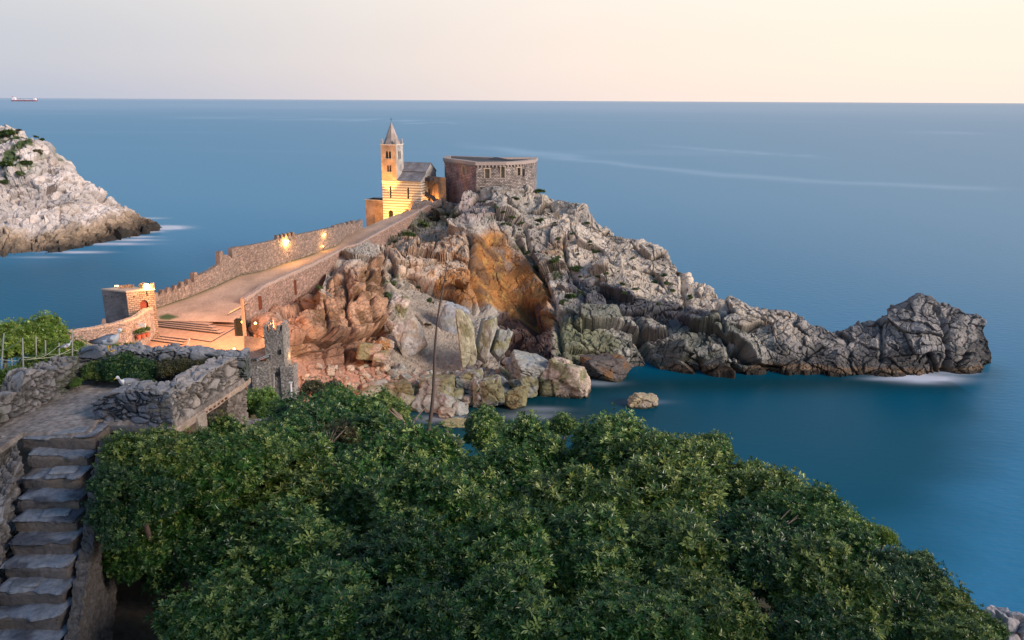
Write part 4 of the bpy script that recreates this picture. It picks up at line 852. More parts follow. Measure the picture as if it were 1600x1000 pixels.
# fort ------------------------------------------------------------------------
def fort():
    mr = masonry('fort_lamplit_stone', (.60, .34, .28), (.36, .20, .165), (.17, .10, .09), .7, .36, .05, .9); mg = masonry('fort_grey_stone', (.54, .45, .39), (.20, .165, .15), (.10, .085, .08), .75, .36, .06, 1.0)  # left faces' stone coloured with the reddish glow of the church lamps
    ft = empty('fort', P(765, 305, Y=195), 0, 'squat brown stone fort with bowed front, projecting cornice and tall window openings', 'fort')
    pts = [(694.5, 252.5, 206), (720, 256, 199), (744, 259.5, 192.5), (790, 259, 193.5), (815, 256, 196.5), (834, 253, 202)]
    T = [V3(P(*a[:2], Y=a[2])) for a in pts]; zt = sum(t.z for t in T)/6+.05; zb = 15.0
    G = [Vector((t.x, t.y, zt)) for t in T]; up = Vector((0, 0, 1)); h = zt-zb
    back = [Vector((G[-1].x+1, G[-1].y+9, zt)), Vector((G[2].x+5, G[2].y+17, zt)), Vector((G[0].x, G[0].y+9, zt))]
    ring = G+back; sc = (P(760, 260, Y=194)-np.array([0, 0, H]))@FW/F
    def hz(py, D=195): return float(P(765, py, Y=D)[2])-zb
    spec = {0: [], 1: [(.25, .75, 276, 262), (1.0, 2.0, 275, 260.5), (2.35, 2.75, 274, 261)], 2: [(2.0, 2.2+.5, 279, 263.5), (1.2, 3.0, 297, 291)], 3: []}
    for i in range(len(ring)):
        a, b = ring[i], ring[(i+1) % len(ring)]; w = (b-a).length; ops = []; frames = []
        if i == 1: rects = [(711, 714, 273.5, 261), (716, 722, 274, 260.5), (724.5, 727, 274, 261)]
        elif i == 0: rects = [(701, 703.4, 290.5, 287.5)]
        elif i == 2: rects = [(757.5, 765, 278, 264), (788.5-1, 790+2.5, 0, 0), (750, 757, 297, 292.5)]
        elif i == 3: rects = []
        else: rects = []
        if i == 2: rects = [rects[0], (783, 788.5, 277.5, 260.5+.5), rects[2]]
        if i == 4: rects = [(816, 820, 275, 263)]
        if i == 3: rects = [(808, 813, 274, 262.5)]
        for x0, x1, y0, y1 in rects:
            def uu(x):
                d = ray(x, 270.0); t = (a.x*(b.y-a.y)-a.y*(b.x-a.x))/(d[0]*(b.y-a.y)-d[1]*(b.x-a.x)); q = Vector((d[0]*t, d[1]*t, 0)); return (q-Vector((a.x, a.y, 0))).length
            Dm = (a.y+b.y)/2; ops.append((uu(x0), uu(x1), hz(y0, Dm), hz(y1, Dm)))
        u = (b-a).normalized(); n = u.cross(up)
        m = MB(); pn = MB(); panel(m, pn, (a.x, a.y, zb), u, w, h, ops, .7, uo=i*7.3)
        wl = m.build('wall', mr if i < 2 else mg, ft)
        if pn.f: build_loose(pn, 'window_pane', cmat('fort_window', (.40, .33, .25) if i in (2, 3) else (.16, .12, .10), vary=.25, bump=0) if i in (2, 3) else cmat('fort_window_dark', (.13, .09, .08)), wl)
        if i in (1, 2, 3):
            for u0, u1, v0, v1 in ops:
                m = MB()
                if v1-v0 > 1.2:
                    for x in (u0-.12, u1+.12): m.box(Vector((a.x, a.y, zb))+u*x+up*((v0+v1)/2)+n*.03, (.24, .14, v1-v0+.1), math.atan2(u.y, u.x))
                    m.box(Vector((a.x, a.y, zb))+u*((u0+u1)/2)+up*(v1+.14)+n*.03, (u1-u0+.7, .16, .26), math.atan2(u.y, u.x))
                if m.f: m.build('window_surround', cmat('window_trim', (.48, .38, .28)), wl)
    # cornice: continuous band, corbels under it, parapet rim, flat roof
    def band(z0, z1, e, name, mat, inner=None):
        m = MB(); c = sum(ring, Vector())/len(ring); O = [p+(p-c).normalized()*e for p in ring]; I = [p+(p-c).normalized()*(inner if inner is not None else -.1) for p in ring]
        for i in range(len(ring)):
            j = (i+1) % len(ring); a, b, A2, B2 = O[i], O[j], I[i], I[j]
            def s(p, z): return Vector((p.x, p.y, z))
            m.face([s(a, z0), s(b, z0), s(b, z1), s(a, z1)]); m.face([s(a, z1), s(b, z1), s(B2, z1), s(A2, z1)]); m.face([s(A2, z0), s(B2, z0), s(b, z0), s(a, z0)]); m.face([s(B2, z0), s(A2, z0), s(A2, z1), s(B2, z1)])
        return m.build(name, mat, ft)
    mc = cmat('fort_cornice', (.40, .32, .28), vary=.25, bump=.4)
    band(zt+.02, zt+.75, .42, 'cornice', mc, -1.5)
    m = MB()
    for i in range(5):
        a, b = ring[i], ring[i+1]; w = (b-a).length; k = int(w/.85); u = (b-a).normalized(); n = u.cross(up)
        for q in range(k): MB().box(a+u*((q+.5)*w/k)+n*.18-up*.2, (.35, .36, .38), math.atan2(u.y, u.x)).build('corbel', mc, ft)
    m = MB(); m.face([Vector((p.x, p.y, zt+.35)) for p in ring]); m.build('roof', cmat('fort_roof', (.07, .07, .075)), ft)
    m = MB(); bb = [Vector((p.x, p.y, zt+.4)) for p in ((ring[4]+ring[0])/2+Vector((2, 6, 0)), (ring[4]+Vector((-1, 5, 0))), (ring[4]+Vector((-4, 10, 0))), (ring[0]+Vector((8, 10, 0))))]
    m.face(bb); t = sum(bb, Vector())/4+up*.5
    for i in range(4): m.face([bb[i], bb[(i+1) % 4], t])
    m.build('roof_mound', cmat('fort_roof', (.07, .07, .075)), ft)
fort()

# guard tower -----------------------------------------------------------------
def guard_tower():
    B = V3(P(197, 457, Y=107.5)); zt = B.z; zb = 2.0; A = V3(P(159, 453.5, z=zt)); C3 = V3(P(241, 453, z=zt))
    D = A+(C3-B); up = Vector((0, 0, 1)); g = empty('guard_tower', (B.x, B.y, zb), 0, 'square stone guard tower with flat roof at the seaward corner of the plaza', 'tower')
    m = MB(); pn = MB(); dk = masonry('guard_stone_shaded', (.20, .20, .215), (.15, .15, .165), (.09, .09, .10), .4, .2, .03, .6); wm = masonry('guard_stone_lit', (.40, .29, .22), (.26, .19, .15), (.14, .11, .09), .55, .28, .04, .9)  # one stone in two painted tones: lamplit face warm, shaded faces dark
    h = zt-zb; panel(m, pn, (A.x, A.y, zb), B-A, (B-A).length, h, [(.4+k*1.05, .62+k*1.05, h-.95, h-.7) for k in range(3)], .3); panel(m, pn, (D.x, D.y, zb), A-D, (A-D).length, h)
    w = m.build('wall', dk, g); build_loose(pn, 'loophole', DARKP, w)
    zf = float(P(215, 488, Y=108.5)[2])-zb
    m = MB(); pn = MB(); panel(m, pn, (B.x, B.y, zb), C3-B, (C3-B).length, h, arch(1.55, 2.6, zf, zf+1.75)+[(.8, 1.0, h-.8, h-.6), (2.5, 2.7, h-.8, h-.6)], .3); panel(m, pn, (C3.x, C3.y, zb), D-C3, (D-C3).length, h)
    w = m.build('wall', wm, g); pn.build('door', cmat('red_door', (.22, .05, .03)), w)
    m = MB(); m.prism([(p.x, p.y) for p in (A+(A-C3).normalized()*.12, B+(B-D).normalized()*.12, C3+(C3-A).normalized()*.12, D+(D-B).normalized()*.12)], zt+.004, zt+.22); m.build('roof_slab', cmat('roof_slab', (.40, .34, .29), vary=.2), g)
    # broken parapet on the roof, lit by strip lights
    for (a, b, hh) in ((A+(D-A)*.35+(B-A)*.3, D+(C3-D)*.45+(A-D)*.25, .5), (D+(C3-D)*.5+(A-D)*.1, C3+(D-C3)*.05, .75)):
        n = 30; pts = [a+(b-a)*(k/n) for k in range(n+1)]
        wall('broken_parapet', [(p.x, p.y) for p in pts], [zt+.18]*(n+1), [zt+.3+hh*(.6+.5*math.sin(k*1.3)*.5) for k in range(n+1)], .45, .14, .3, .05, (.34, .22, .16), (.24, .16, .12), seed=95, parent=g)
    st = V3(P(190, 446.5, Y=112)); m = MB(); d = (D-A).normalized()
    s = tag(MB().box(V3(P(191, 447, Y=110.5))+up*.05, (2.0, .10, .09), .1).build('strip_light', cmat('strip_glow', (1, .7, .3), emit=(1, .58, .16), es=14)), 'glowing yellow strip light lying on the guard tower roof', 'light')
    lamp(V3(P(190, 443, Y=110.2)), 90, (1, .55, .15), .25, None, 'strip_glow_light')
    return g, zt
guard_tower()

# lamps -----------------------------------------------------------------------
BULB = cmat('lamp_glow', (1, .65, .25), emit=(1, .56, .14), es=9, bump=0); IRON = cmat('iron', (.05, .05, .05), rough=.5)
def wall_lamp(px, py, D, power, label, size=.22, col=(1, .52, .15), post=None, es=None, toward=None):
    p = V3(P(px, py, Y=D)); g = empty('lamp', p, 0, label, 'lamp')
    bm = bmesh.new(); bmesh.ops.create_uvsphere(bm, u_segments=14, v_segments=10, radius=size); me = bpy.data.meshes.new('bulb'); bm.to_mesh(me); bm.free()
    b = link('bulb', me, cmat('lamp_glow_strong', (1, .7, .3), emit=(1, .60, .20), es=40, bump=0) if size > .4 else BULB, g, local=True)
    m = MB()
    if post: m.tube([p+Vector((0, .0, -post)), p+Vector((0, 0, -size))], .05, 7); m.build('post', IRON, g)
    else: m.box(p+Vector((0, size+.1, 0)), (size*1.6, .16, size*1.8)); m.build('bracket', IRON, g)
    lamp(p+Vector(toward if toward else (0, -size-.25, .05)), power, col, .15, g, 'lamp_light'); return g
wall_lamp(229, 448, 108.6, 800, 'brilliant orange lamp on the roof corner of the guard tower', .42, post=1.2, toward=(1.6, -.6, .6))
wall_lamp(449, 377, float(PS(449, 410)[1])+.2, 900, 'bright orange lamp on the rampart wall among small merlons', .30, toward=(.1, -.5, -.15))
wall_lamp(508, 366, float(PS(508, 390)[1])+.2, 190, 'smaller orange lamp on the rampart wall nearer the church', .15, toward=(.1, -.5, -.1))
wall_lamp(505, 385, float(PS(505, 391)[1])-.3, 60, 'little lamp on a short post beside the ramp', .12, post=1.2)
wall_lamp(379, 503, 101.0, 12000, 'yellow lamp on the dark pillar at the foot of the ramp', .18, toward=(-4.8, 2.5, 4.2), col=(1, .42, .14))
wall_lamp(399, 505, 101.0, 6500, 'orange lamp at the gate by the foot of the retaining wall', .16, toward=(4.6, -5.0, .6), col=(1, .36, .13))
wall_lamp(366, 545, 97, 900, 'floodlight washing the plaza yellow beside the gate tower', .16, toward=(-1.2, -.8, .35), col=(1, .56, .12))
wall_lamp(449, 561, 94, 50, 'small lamp on the turret beside the gate tower', .10, toward=(.5, .6, .2))
# dark pillar and slate roofed hut at the foot of the ramp
def hut():
    p = V3(P(373, 520, Y=101)); g = empty('gate_hut', p, 0, 'small dark hut with lean-to slate roof at the foot of the ramp', 'hut'); m = MB()
    b = V3(P(374, 505, Y=102)); m.box((b.x, b.y, b.z-.5), (1.0, 1.2, 2.2)); m.build('wall', cmat('hut_wall', (.06, .05, .05), bump=.5), g)
    a = V3(P(355, 493, Y=101)); c = V3(P(382, 479, Y=101)); m = MB(); w = Vector((0, 1.5, .1)); t = Vector((0, 0, .12))
    m.face([a, c, c+w, a+w]); m.face([a+t, c+t, c+w+t, a+w+t]); m.face([a, c, c+t, a+t]); m.build('roof', cmat('hut_slate', (.07, .07, .08), bump=.4), g)
    q0 = V3(P(381.5, 468, Y=100.8)); q1 = V3(P(381.5, 552, Y=100.8)); m = MB(); m.box((q0+q1)/2, (.3, .5, (q0-q1).length)); m.build('pillar', cmat('pillar_stone', (.30, .22, .16), bump=.5), g)
hut()
# gate tower with merlons ------------------------------------------------------
def gate_tower():
    g = empty('gate_tower', P(425, 620, Y=93), 0, 'small crenellated stone gate tower with slate roofed passage in front of the cliff', 'tower')
    c1, c2 = (.38, .35, .32), (.25, .23, .215)
    def blk(x0, x1, ytop, ybot, D, dp, seed, nm='wall', mer=None):
        a = P(x0, ybot, Y=D); b = P(x1, ybot, Y=D); t = float(P((x0+x1)/2, ytop, Y=D)[2]); w = b[0]-a[0]; n = 60; xs = np.linspace(0, 1, n); zt = np.full(n, t)
        if mer: zt = t+np.where((xs*mer) % 1 < .5, .75, 0)*1.0
        P4 = [(a[0], a[1]), (b[0], b[1]), (b[0], b[1]+dp), (a[0], a[1]+dp)]
        wall(nm, [(a[0]+w*k, a[1]) for k in xs], [a[2]-3]*n, zt, .5, .12, .34, .04, c1, c2, seed=seed, parent=g)
        k = 20
        for (q0, q1, sd) in ((P4[0], P4[3], -1), (P4[1], P4[2], 1)):
            zz = t+(np.where((np.linspace(0, 1, k)*2.4) % 1 < .5, .75, 0) if mer else 0)*np.ones(k)
            wall(nm, [(q0[0]+(q1[0]-q0[0])*i/(k-1), q0[1]+.5+(q1[1]-q0[1]-.5)*i/(k-1)) for i in range(k)], [a[2]-3]*k, zz, .45, .12, .34, .04, c1, c2, side=sd, seed=seed+3, parent=g)
        m = MB(); m.prism(P4, t-.5, t-.45); m.build('deck', cmat('dark_stone', (.10, .085, .09)), g)
        return a, b, t
    blk(419, 448, 519, 610, 92.5, 2.8, 131, mer=3.0)
    blk(396, 424, 566, 622, 92.0, 2.2, 141)
    blk(441, 461, 574, 622, 92.2, 2.0, 151)
    # slate roof sloping towards the camera between tower and pillar
    m = MB(); q = [V3(P(382, 563, Y=91.8)), V3(P(423, 560, Y=91.8)), V3(P(420, 532, Y=97)), V3(P(382, 526, Y=97))]; t = Vector((0, 0, .15))
    m.face(q); m.face([v+t for v in q]); m.face([q[0], q[1], q[1]+t, q[0]+t]); m.build('roof', masonry('dark_slate_roof', (.085, .09, .105), (.06, .065, .08), (.035, .035, .04), .5, .3, .02, .5), g)
    m = MB(); a = V3(P(383, 566, Y=92.3)); b = V3(P(396, 566, Y=92.3)); z = float(P(390, 625, Y=92.3)[2]); m.face([(a.x, a.y, z), (b.x, b.y, z), b, a]); m.face([(a.x, a.y, z), (a.x, a.y+4, z), (a.x, a.y+4, a.z), a]); m.build('passage_wall', cmat('passage_wall', (.15, .15, .165), bump=.6, bscale=3), g)
    m = MB()
    for k, dy in ((0, 0), (1, 1.8)): m.tube([P(401, 562+dy*1.3, Y=91.2), P(420, 554+dy*1.3, Y=91.2)], .035, 5)
    m.build('railing', cmat('white_metal', (.6, .6, .6), rough=.4), g)
    for x, y in ((438, 550), (433, 585), (409, 590)): c = V3(P(x, y, Y=92.4)); MB().box(c, (.22, .12, .6)).build('loophole', DARKP, g)
gate_tower()
# ------------------------------------------------------------------ hillside under the trees
GC = [(-8, 7, 37.6), (-4, 7, 36.6), (0, 7, 35.6), (5, 7, 34.5), (10, 7, 33), (-9, 10, 38.0), (-6.2, 10.5, 37.2), (-4, 10, 36.4), (0, 10, 35), (5, 10, 34), (9, 10, 32.5), (-12, 14, 38.8), (-8, 14, 38.6), (-5, 14, 36.8), (-2, 15, 35.2), (3, 15, 34.5), (9, 14, 33.8), (12.5, 12, 30), (16, 14, 24),
      (-20, 22, 36.5), (-14, 22, 35.8), (-8, 22, 33.8), (0, 22, 32.3), (8, 22, 30.5), (14, 22, 20), (-24, 32, 32.5), (-8, 30, 29.2), (-4, 30, 28.5), (0, 30, 27), (8, 32, 20), (20, 30, -1), (-30, 42, 26), (-12, 45, 22), (0, 45, 12), (8, 48, 1), (-34, 60, 17), (-20, 62, 15), (-6, 62, 7), (4, 62, -3), (25, 50, -6),
      (-44, 85, 8), (-33, 88, 10), (-22, 88, 9), (-12, 88, 3), (0, 88, -4), (-60, 60, 6), (-70, 90, -5), (-50, 108, 2), (-38, 118, 8), (-30, 106, 9.5), (-18, 104, 5), (-10, 100, 1.5), (10, 110, -5), (30, 80, -6), (-60, 30, 20), (-90, 60, -5), (40, 30, -8), (30, 10, 5), (-40, 10, 30), (-56, 125, -4), (-20, 130, 6)]
def ground_z(x, y):
    q = np.stack([np.asarray(x, float)*3, np.asarray(y, float)*3], -1); return rbf([(a*3, b*3, c) for a, b, c in GC], q)
def ground():
    ys = np.concatenate([np.arange(1, 30, .22), np.arange(30, 136, .8)]); xs = np.concatenate([np.arange(-95, -20, 1.4), np.arange(-20, 20, .22), np.arange(20, 46, 1.3)])
    X, Y = np.meshgrid(xs, ys, indexing='ij'); Z_ = ground_z(X, Y); V = np.stack([X, Y, Z_], -1)
    # keep below the ramp and behind the headland
    V[..., 2] += .35*fbm(V*.5, 4, 300)+.12*fbm(V*2.2, 3, 301)
    V[..., 2] = np.where(Y > 96, np.minimum(V[..., 2], PA+PB*Y-1.6), V[..., 2])
    qx, _ = project(V.reshape(-1, 3)); qx = qx.reshape(X.shape); lim = np.interp(qx, [-2000, 0, 110, 140, 365, 460, 480, 560, 700, 900], [560, 560, 545, 600, 640, 645, 655, 668, 675, 760])
    dr = ray(qx, lim); zl = H+dr[..., 2]*(Y/dr[..., 1]); V[..., 2] = np.where(Y > 34, np.minimum(V[..., 2], zl-.25), V[..., 2])
    n = fbm(V*.5, 4, 305); c = np.repeat(np.array([.060, .050, .038])[None], X.size, 0).reshape(X.shape+(3,))
    c = lerp(c, np.array([.045, .07, .022]), sst(-.1, .3, n)*sst(14, 26, Y)); c = lerp(c, np.array([.14, .12, .09]), sst(.2, .5, fbm(V*1.3, 4, 306))*.6)
    c = lerp(c, np.array([.40, .26, .20]), sst(94, 99, Y)*sst(-16, -20, X)*sst(-42, -38, X))
    me = np_mesh('hillside', V.reshape(-1, 3), grid_faces(len(xs), len(ys)), c.reshape(-1, 3), False)
    tag(link('hillside', me, ROCKN), kind='structure')
ground()

def back_hill():
    # unseen hill behind the viewpoint, added and shaped to shade the foreground
    X, Y = np.meshgrid(np.arange(5.5, 60, 1.0), np.arange(-60, 1.5, 1.0), indexing='ij')
    Z_ = 33+27*sst(5.5, 17, X)*sst(1.5, -7, Y)*(1-.9*sst(30, 44, X))+1.0*fbm(np.stack([X, Y, X*0], -1)*.2, 4, 330)
    V = np.stack([X, Y, Z_], -1); c = np.repeat(np.array([[.09, .10, .05]]), X.size, 0)*(1+.5*fbm(V.reshape(-1, 3)*.3, 3, 331))[:, None]
    tag(link('shade_hill', np_mesh('shade_hill', V.reshape(-1, 3), grid_faces(*X.shape), c), ROCKN), kind='structure')
back_hill()
# ------------------------------------------------------------------ rough blocks
NEARST = amat('near_stone', rough=.88, bump=.5, bscale=14, vary=.30, detail=9)
def rough_box(name, c, size, rz, col, amp=.02, seed=1, res=.04, parent=None, mat=None, col2=None, tilt=0.0, edge=.5, wav=0.0):
    nx, ny, nz = [max(2, min(60, int(s/res)+1)) for s in size]; bm = bmesh.new(); bmesh.ops.create_cube(bm, size=1)
    vs = {}; fs = []
    def idx(i, j, k):
        key = (i, j, k)
        if key not in vs: vs[key] = len(vs)
        return vs[key]
    bm.free()
    for k in (0, nz):
        for i in range(nx):
            for j in range(ny): fs.append([idx(i, j, k), idx(i+1, j, k), idx(i+1, j+1, k), idx(i, j+1, k)])
    for j in (0, ny):
        for i in range(nx):
            for k in range(nz): fs.append([idx(i, j, k), idx(i+1, j, k), idx(i+1, j, k+1), idx(i, j, k+1)])
    for i in (0, nx):
        for j in range(ny):
            for k in range(nz): fs.append([idx(i, j, k), idx(i, j+1, k), idx(i, j+1, k+1), idx(i, j, k+1)])
    V = np.array(list(vs.keys()), float)/np.array([nx, ny, nz])-.5
    S = np.array(size); e = np.abs(V)*2; r = np.clip((e-.86)/.14, 0, 1); cnt = r[:, 0]*r[:, 1]+r[:, 1]*r[:, 2]+r[:, 0]*r[:, 2]
    W = V*S; out = np.sign(V)*(e > .99); d = fbm(W*3+seed*3.1, 4, seed)+.6*ridge(W*6+seed, 3, seed+1)*.5
    W = W+out*(amp*d)[:, None]*1.2-np.sign(V)*(cnt*amp*edge)[:, None]
    W += amp*1.2*np.stack([vn(W*2+seed, seed+4), vn(W*2+9+seed, seed+5), vn(W*2+5+seed, seed+6)*.5], -1)
    W[:, 2] += W[:, 0]*tilt
    W[:, 1] += wav*(vn(np.stack([W[:, 0]*5+seed, W[:, 0]*0, W[:, 0]*0], -1), seed+11)+.5*vn(np.stack([W[:, 0]*14+seed, W[:, 0]*0, W[:, 0]*0], -1), seed+12))
    ca, sa = math.cos(rz), math.sin(rz); R = np.array([[ca, -sa, 0], [sa, ca, 0], [0, 0, 1]]); W = W@R.T+np.array([float(q) for q in c])
    cc = np.array(col)[None]*(1+.3*fbm(W*3, 4, seed+8)[:, None])
    if col2 is not None: m = sst(0, .3, fbm(W*2.2+3, 4, seed+9)); cc = cc*(1-m[:, None])+np.array(col2)*m[:, None]
    return link(name, np_mesh(name, W, np.array(fs), cc, False), mat or NEARST, parent)

# ------------------------------------------------------------------ lookout terrace in the foreground
def PZ(px, py, z=40.0): return P(px, py, z=z)
def terr_wall(name, base, top, thick, res, cell, amp, c1, c2, zbase=40.0, n=80, side=1, **k):
    xs = np.linspace(base[0][0], base[-1][0], n); by = np.interp(xs, [a for a, b in base], [b for a, b in base]); ty = np.interp(xs, [a for a, b in top], [b for a, b in top])
    B = P(xs, by, z=zbase); T = P(xs, ty, Y=B[:, 1]); T2 = T[:, 2]
    return wall(name, B[:, :2], B[:, 2]-.05, T2, thick, res, cell, amp, c1, c2, side=side, mat=NEARST, joint=(.045, .04, .036), **k)
fl = MB(); poly = [(-40, 730), (-20, 640), (60, 585), (130, 560), (250, 562), (372, 570), (384, 590), (330, 625), (274, 660), (152, 657), (146, 668), (140, 677), (33, 677)]
fp = [PZ(a, b) for a, b in poly]
fv = np.array(fp); 
def terrace_floor():
    xs = np.linspace(fv[:, 0].min(), fv[:, 0].max(), 190); ys = np.linspace(fv[:, 1].min(), fv[:, 1].max(), 110); X, Y = np.meshgrid(xs, ys, indexing='ij')
    m = pmask(X, Y, fv[:, :2], .02) > .5; V = np.stack([X, Y, np.full_like(X, 40.0)], -1); V[..., 2] += .03*fbm(V*1.5, 4, 320)+.006*fbm(V*9, 3, 321)
    V[..., 2] = np.where(m, V[..., 2], 39.93); c = np.repeat(np.array([.30, .255, .225])[None], X.size, 0).reshape(X.shape+(3,)); c *= (1+.5*fbm(V*1.1, 4, 322))[..., None]; c *= (1+.5*fbm(V*14, 2, 323))[..., None]
    f = grid_faces(len(xs), len(ys)); mm = m.ravel(); f = f[mm[f].any(1)]
    me = np_mesh('terrace_floor', V.reshape(-1, 3), f, c.reshape(-1, 3), False); tag(link('terrace_floor', me, NEARST), kind='structure')
terrace_floor()
G1, G2 = (.33, .31, .30), (.20, .195, .20)
tag(terr_wall('terrace_wall', [(-60, 700), (0, 668), (40, 646), (80, 628), (110, 608), (130, 596)], [(-60, 640), (0, 622), (38, 612), (46, 590), (56, 580), (86, 577), (100, 572), (112, 568), (130, 556)], .42, .02, .28, .05, G1, G2, seed=401, moss=.5, round_top=.6), 'rough grey stone wall along the left side of the terrace path', 'wall')
tag(terr_wall('terrace_wall', [(126, 594), (200, 594), (300, 594), (386, 592)], [(126, 551), (150, 547), (172, 551), (200, 546), (232, 551), (262, 545), (300, 550), (345, 555), (386, 557)], .40, .02, .36, .05, (.24, .25, .27), (.15, .16, .18), seed=411, moss=.3, flat=1.5, round_top=.8, topcol=(.30, .31, .33)), 'dark slate capped stone wall at the back of the terrace under the gull', 'wall')
fpw = empty('terrace_parapet', PZ(206, 664), 0, 'thick grey stone parapet on a concrete beam at the front of the terrace', 'parapet')
def front_parapet():
    z0 = 39.93; a, b = P(146, 661, z=z0), P(270, 668, z=z0); n = 60; t = np.linspace(0, 1, n)[:, None]; B = a+(b-a)*t
    xs = np.linspace(146, 270, n); ty = np.interp(xs, [146, 168, 178, 200, 215, 270], [628, 619, 615, 614, 611, 612]); T = P(xs, ty, Y=B[:, 1])
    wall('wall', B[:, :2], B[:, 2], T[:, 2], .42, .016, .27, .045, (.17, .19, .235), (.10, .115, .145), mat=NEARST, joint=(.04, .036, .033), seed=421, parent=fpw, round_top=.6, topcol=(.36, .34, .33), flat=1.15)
    c, d = P(272, 668, z=z0), P(386, 590, z=z0); n = 80; t = np.linspace(0, 1, n)[:, None]; B = c+(d-c)*t; xs = np.linspace(272, 386, n)
    ty = np.interp(xs, [272, 290, 300, 322, 345, 362, 386], [612, 606, 598, 583, 572, 560, 556]); T = P(xs, ty, Y=B[:, 1])
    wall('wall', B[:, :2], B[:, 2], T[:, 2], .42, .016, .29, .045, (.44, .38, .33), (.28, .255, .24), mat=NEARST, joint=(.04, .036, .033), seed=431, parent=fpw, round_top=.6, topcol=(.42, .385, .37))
    m = (a+b)/2; L = np.linalg.norm((b-a)[:2])
    rough_box('beam', m+np.array([0, .16, -.06]), (L+.14, .5, .125), math.atan2(b[1]-a[1], b[0]-a[0]), (.17, .165, .165), .008, 7, .04, fpw)
    m = (c+d)/2; L = np.linalg.norm((d-c)[:2]); ang = math.atan2(d[1]-c[1], d[0]-c[0]); nn = np.array([-math.sin(ang), math.cos(ang), 0])
    bm_ = rough_box('beam', m+nn*.2+np.array([0, 0, -.065]), (L+.1, .5, .13), ang, (.50, .38, .30), .008, 9, .04, fpw)
    mm = MB()
    for k in range(7):
        q = c+(d-c)*(.3+k*.055)-nn*.06+np.array([0, 0, -.075]); mm.box(q, (.05, .02, .03), ang)
    mm.build('socket_holes', cmat('rust_hole', (.18, .06, .03)), bm_)
    q = P(292, 690, Y=(c[1]+.35)); rough_box('pier', q+np.array([-.02, .35, .1]), (.28, .4, .55), ang, (.46, .38, .31), .01, 12, .04, fpw)
    # rubble foundations under the deck
    e, f = P(143, 668, z=z0)+np.array([0.02, .3, 0]), P(272, 672, z=z0)+np.array([0, .35, 0]); n = 30; B = e+(f-e)*np.linspace(0, 1, n)[:, None]
    wall('foundation', B[:, :2], np.full(n, 38.2), np.full(n, 39.80), .3, .03, .2, .04, (.27, .14, .09), (.17, .105, .08), mat=NEARST, seed=441, parent=fpw)
    e, f = P(346, 618, z=39.8)+np.array([0, .25, 0]), P(376, 596, z=39.8)+np.array([0, .25, 0]); n = 20; B = e+(f-e)*np.linspace(0, 1, n)[:, None]
    wall('foundation', B[:, :2], np.full(n, 38.6), np.full(n, 39.80), .5, .03, .2, .04, (.36, .30, .26), (.25, .22, .20), mat=NEARST, seed=451, parent=fpw)
    e, f = P(288, 655, Y=13.4), P(348, 618, Y=14.2); n = 30; B = e+(f-e)*np.linspace(0, 1, n)[:, None]
    wall('foundation', B[:, :2], np.full(n, 38.6), np.full(n, 39.80), .5, .03, .2, .04, (.10, .09, .09), (.07, .065, .07), mat=NEARST, seed=461, parent=fpw)
front_parapet()
# stairs: slate treads on rubble risers
EDGE = [(682, 33, 144), (711, 42, 133), (744, 33, 124), (778, 26, 119), (812, 20, 113), (847, 14, 109), (885, 4, 101), (924, -8, 94), (964, -20, 88), (1006, -32, 80), (1050, -44, 72)]
stairs = empty('stone_stairs', PZ(88, 690, 39.9), 0, 'worn flight of slate stone steps climbing to the terrace at the left edge', 'stairs')
stL, stR = [], []
for k, (y, x0, x1) in enumerate(EDGE):
    z = 39.97-.197*k; a, b = P(x0, y, z=z), P(x1, y, z=z); ang = math.atan2(b[1]-a[1], b[0]-a[0]); w = np.linalg.norm((b-a)[:2]); m = (a+b)/2; nn = np.array([-math.sin(ang), math.cos(ang), 0])
    stL.append(a); stR.append(b); dep = .44 if k else .75
    rough_box('tread', m+nn*(dep/2-.0)+np.array([0, 0, -.03]), (w+.05, dep+.02, .05), ang, (.24, .25, .275), .026, 500+k, .026, stairs, col2=(.10, .10, .115), tilt=random.Random(k).uniform(-.045, .045), wav=.035)
    rough_box('riser', m+nn*(dep/2+.025)+np.array([0, 0, -.135]), (w+.02, dep+.03, .20), ang, (.15, .13, .12), .022, 520+k, .03, stairs, col2=(.20, .16, .13))
    if k in (0, 2, 4, 7): rough_box('loose_slab', m+nn*(.18)+np.array([.12*(-1)**k, 0, .012]), (w*.45, .24, .035), ang+.15, (.27, .275, .29), .012, 540+k, .028, stairs, col2=(.18, .18, .19))
stL = np.array(stL); stR = np.array(stR)
B = stL+np.array([-.10, 0, 0]); n = len(B)
sw = wall('stair_wall', B[:, :2], B[:, 2]-.9, B[:, 2]+np.linspace(.02, .42, n), 1.0, .02, .24, .055, (.34, .32, .31), (.21, .205, .21), side=-1, mat=NEARST, joint=(.05, .045, .04), seed=471, round_top=1.0); tag(sw, 'rubble stone bank rising on the left side of the stone steps', 'wall')
B = stR+np.array([.10, .1, 0])
sw = wall('stair_wall', B[:, :2], B[:, 2]-2.0, B[:, 2]-.06, .16, .028, .16, .03, (.17, .15, .14), (.10, .09, .09), side=1, mat=NEARST, seed=481); tag(sw, 'dark rubble wall supporting the right side of the stone steps', 'wall')
for i, (px, py) in enumerate(((119, 826), (124, 822), (113, 832))):
    p = P(px, py, Y=10.6); o = tag(rough_box('plank', p, (.05, .03, .42), .2, (.16, .15, .15), .005, 550+i, .04), 'short grey board standing beside the steps, %s' % ('middle one of three', 'right one of three', 'left one of three')[i], 'board')
for i, (px, py, s) in enumerate(((60, 632, .16), (30, 660, .2), (10, 690, .25), (62, 585, .34))):
    pass
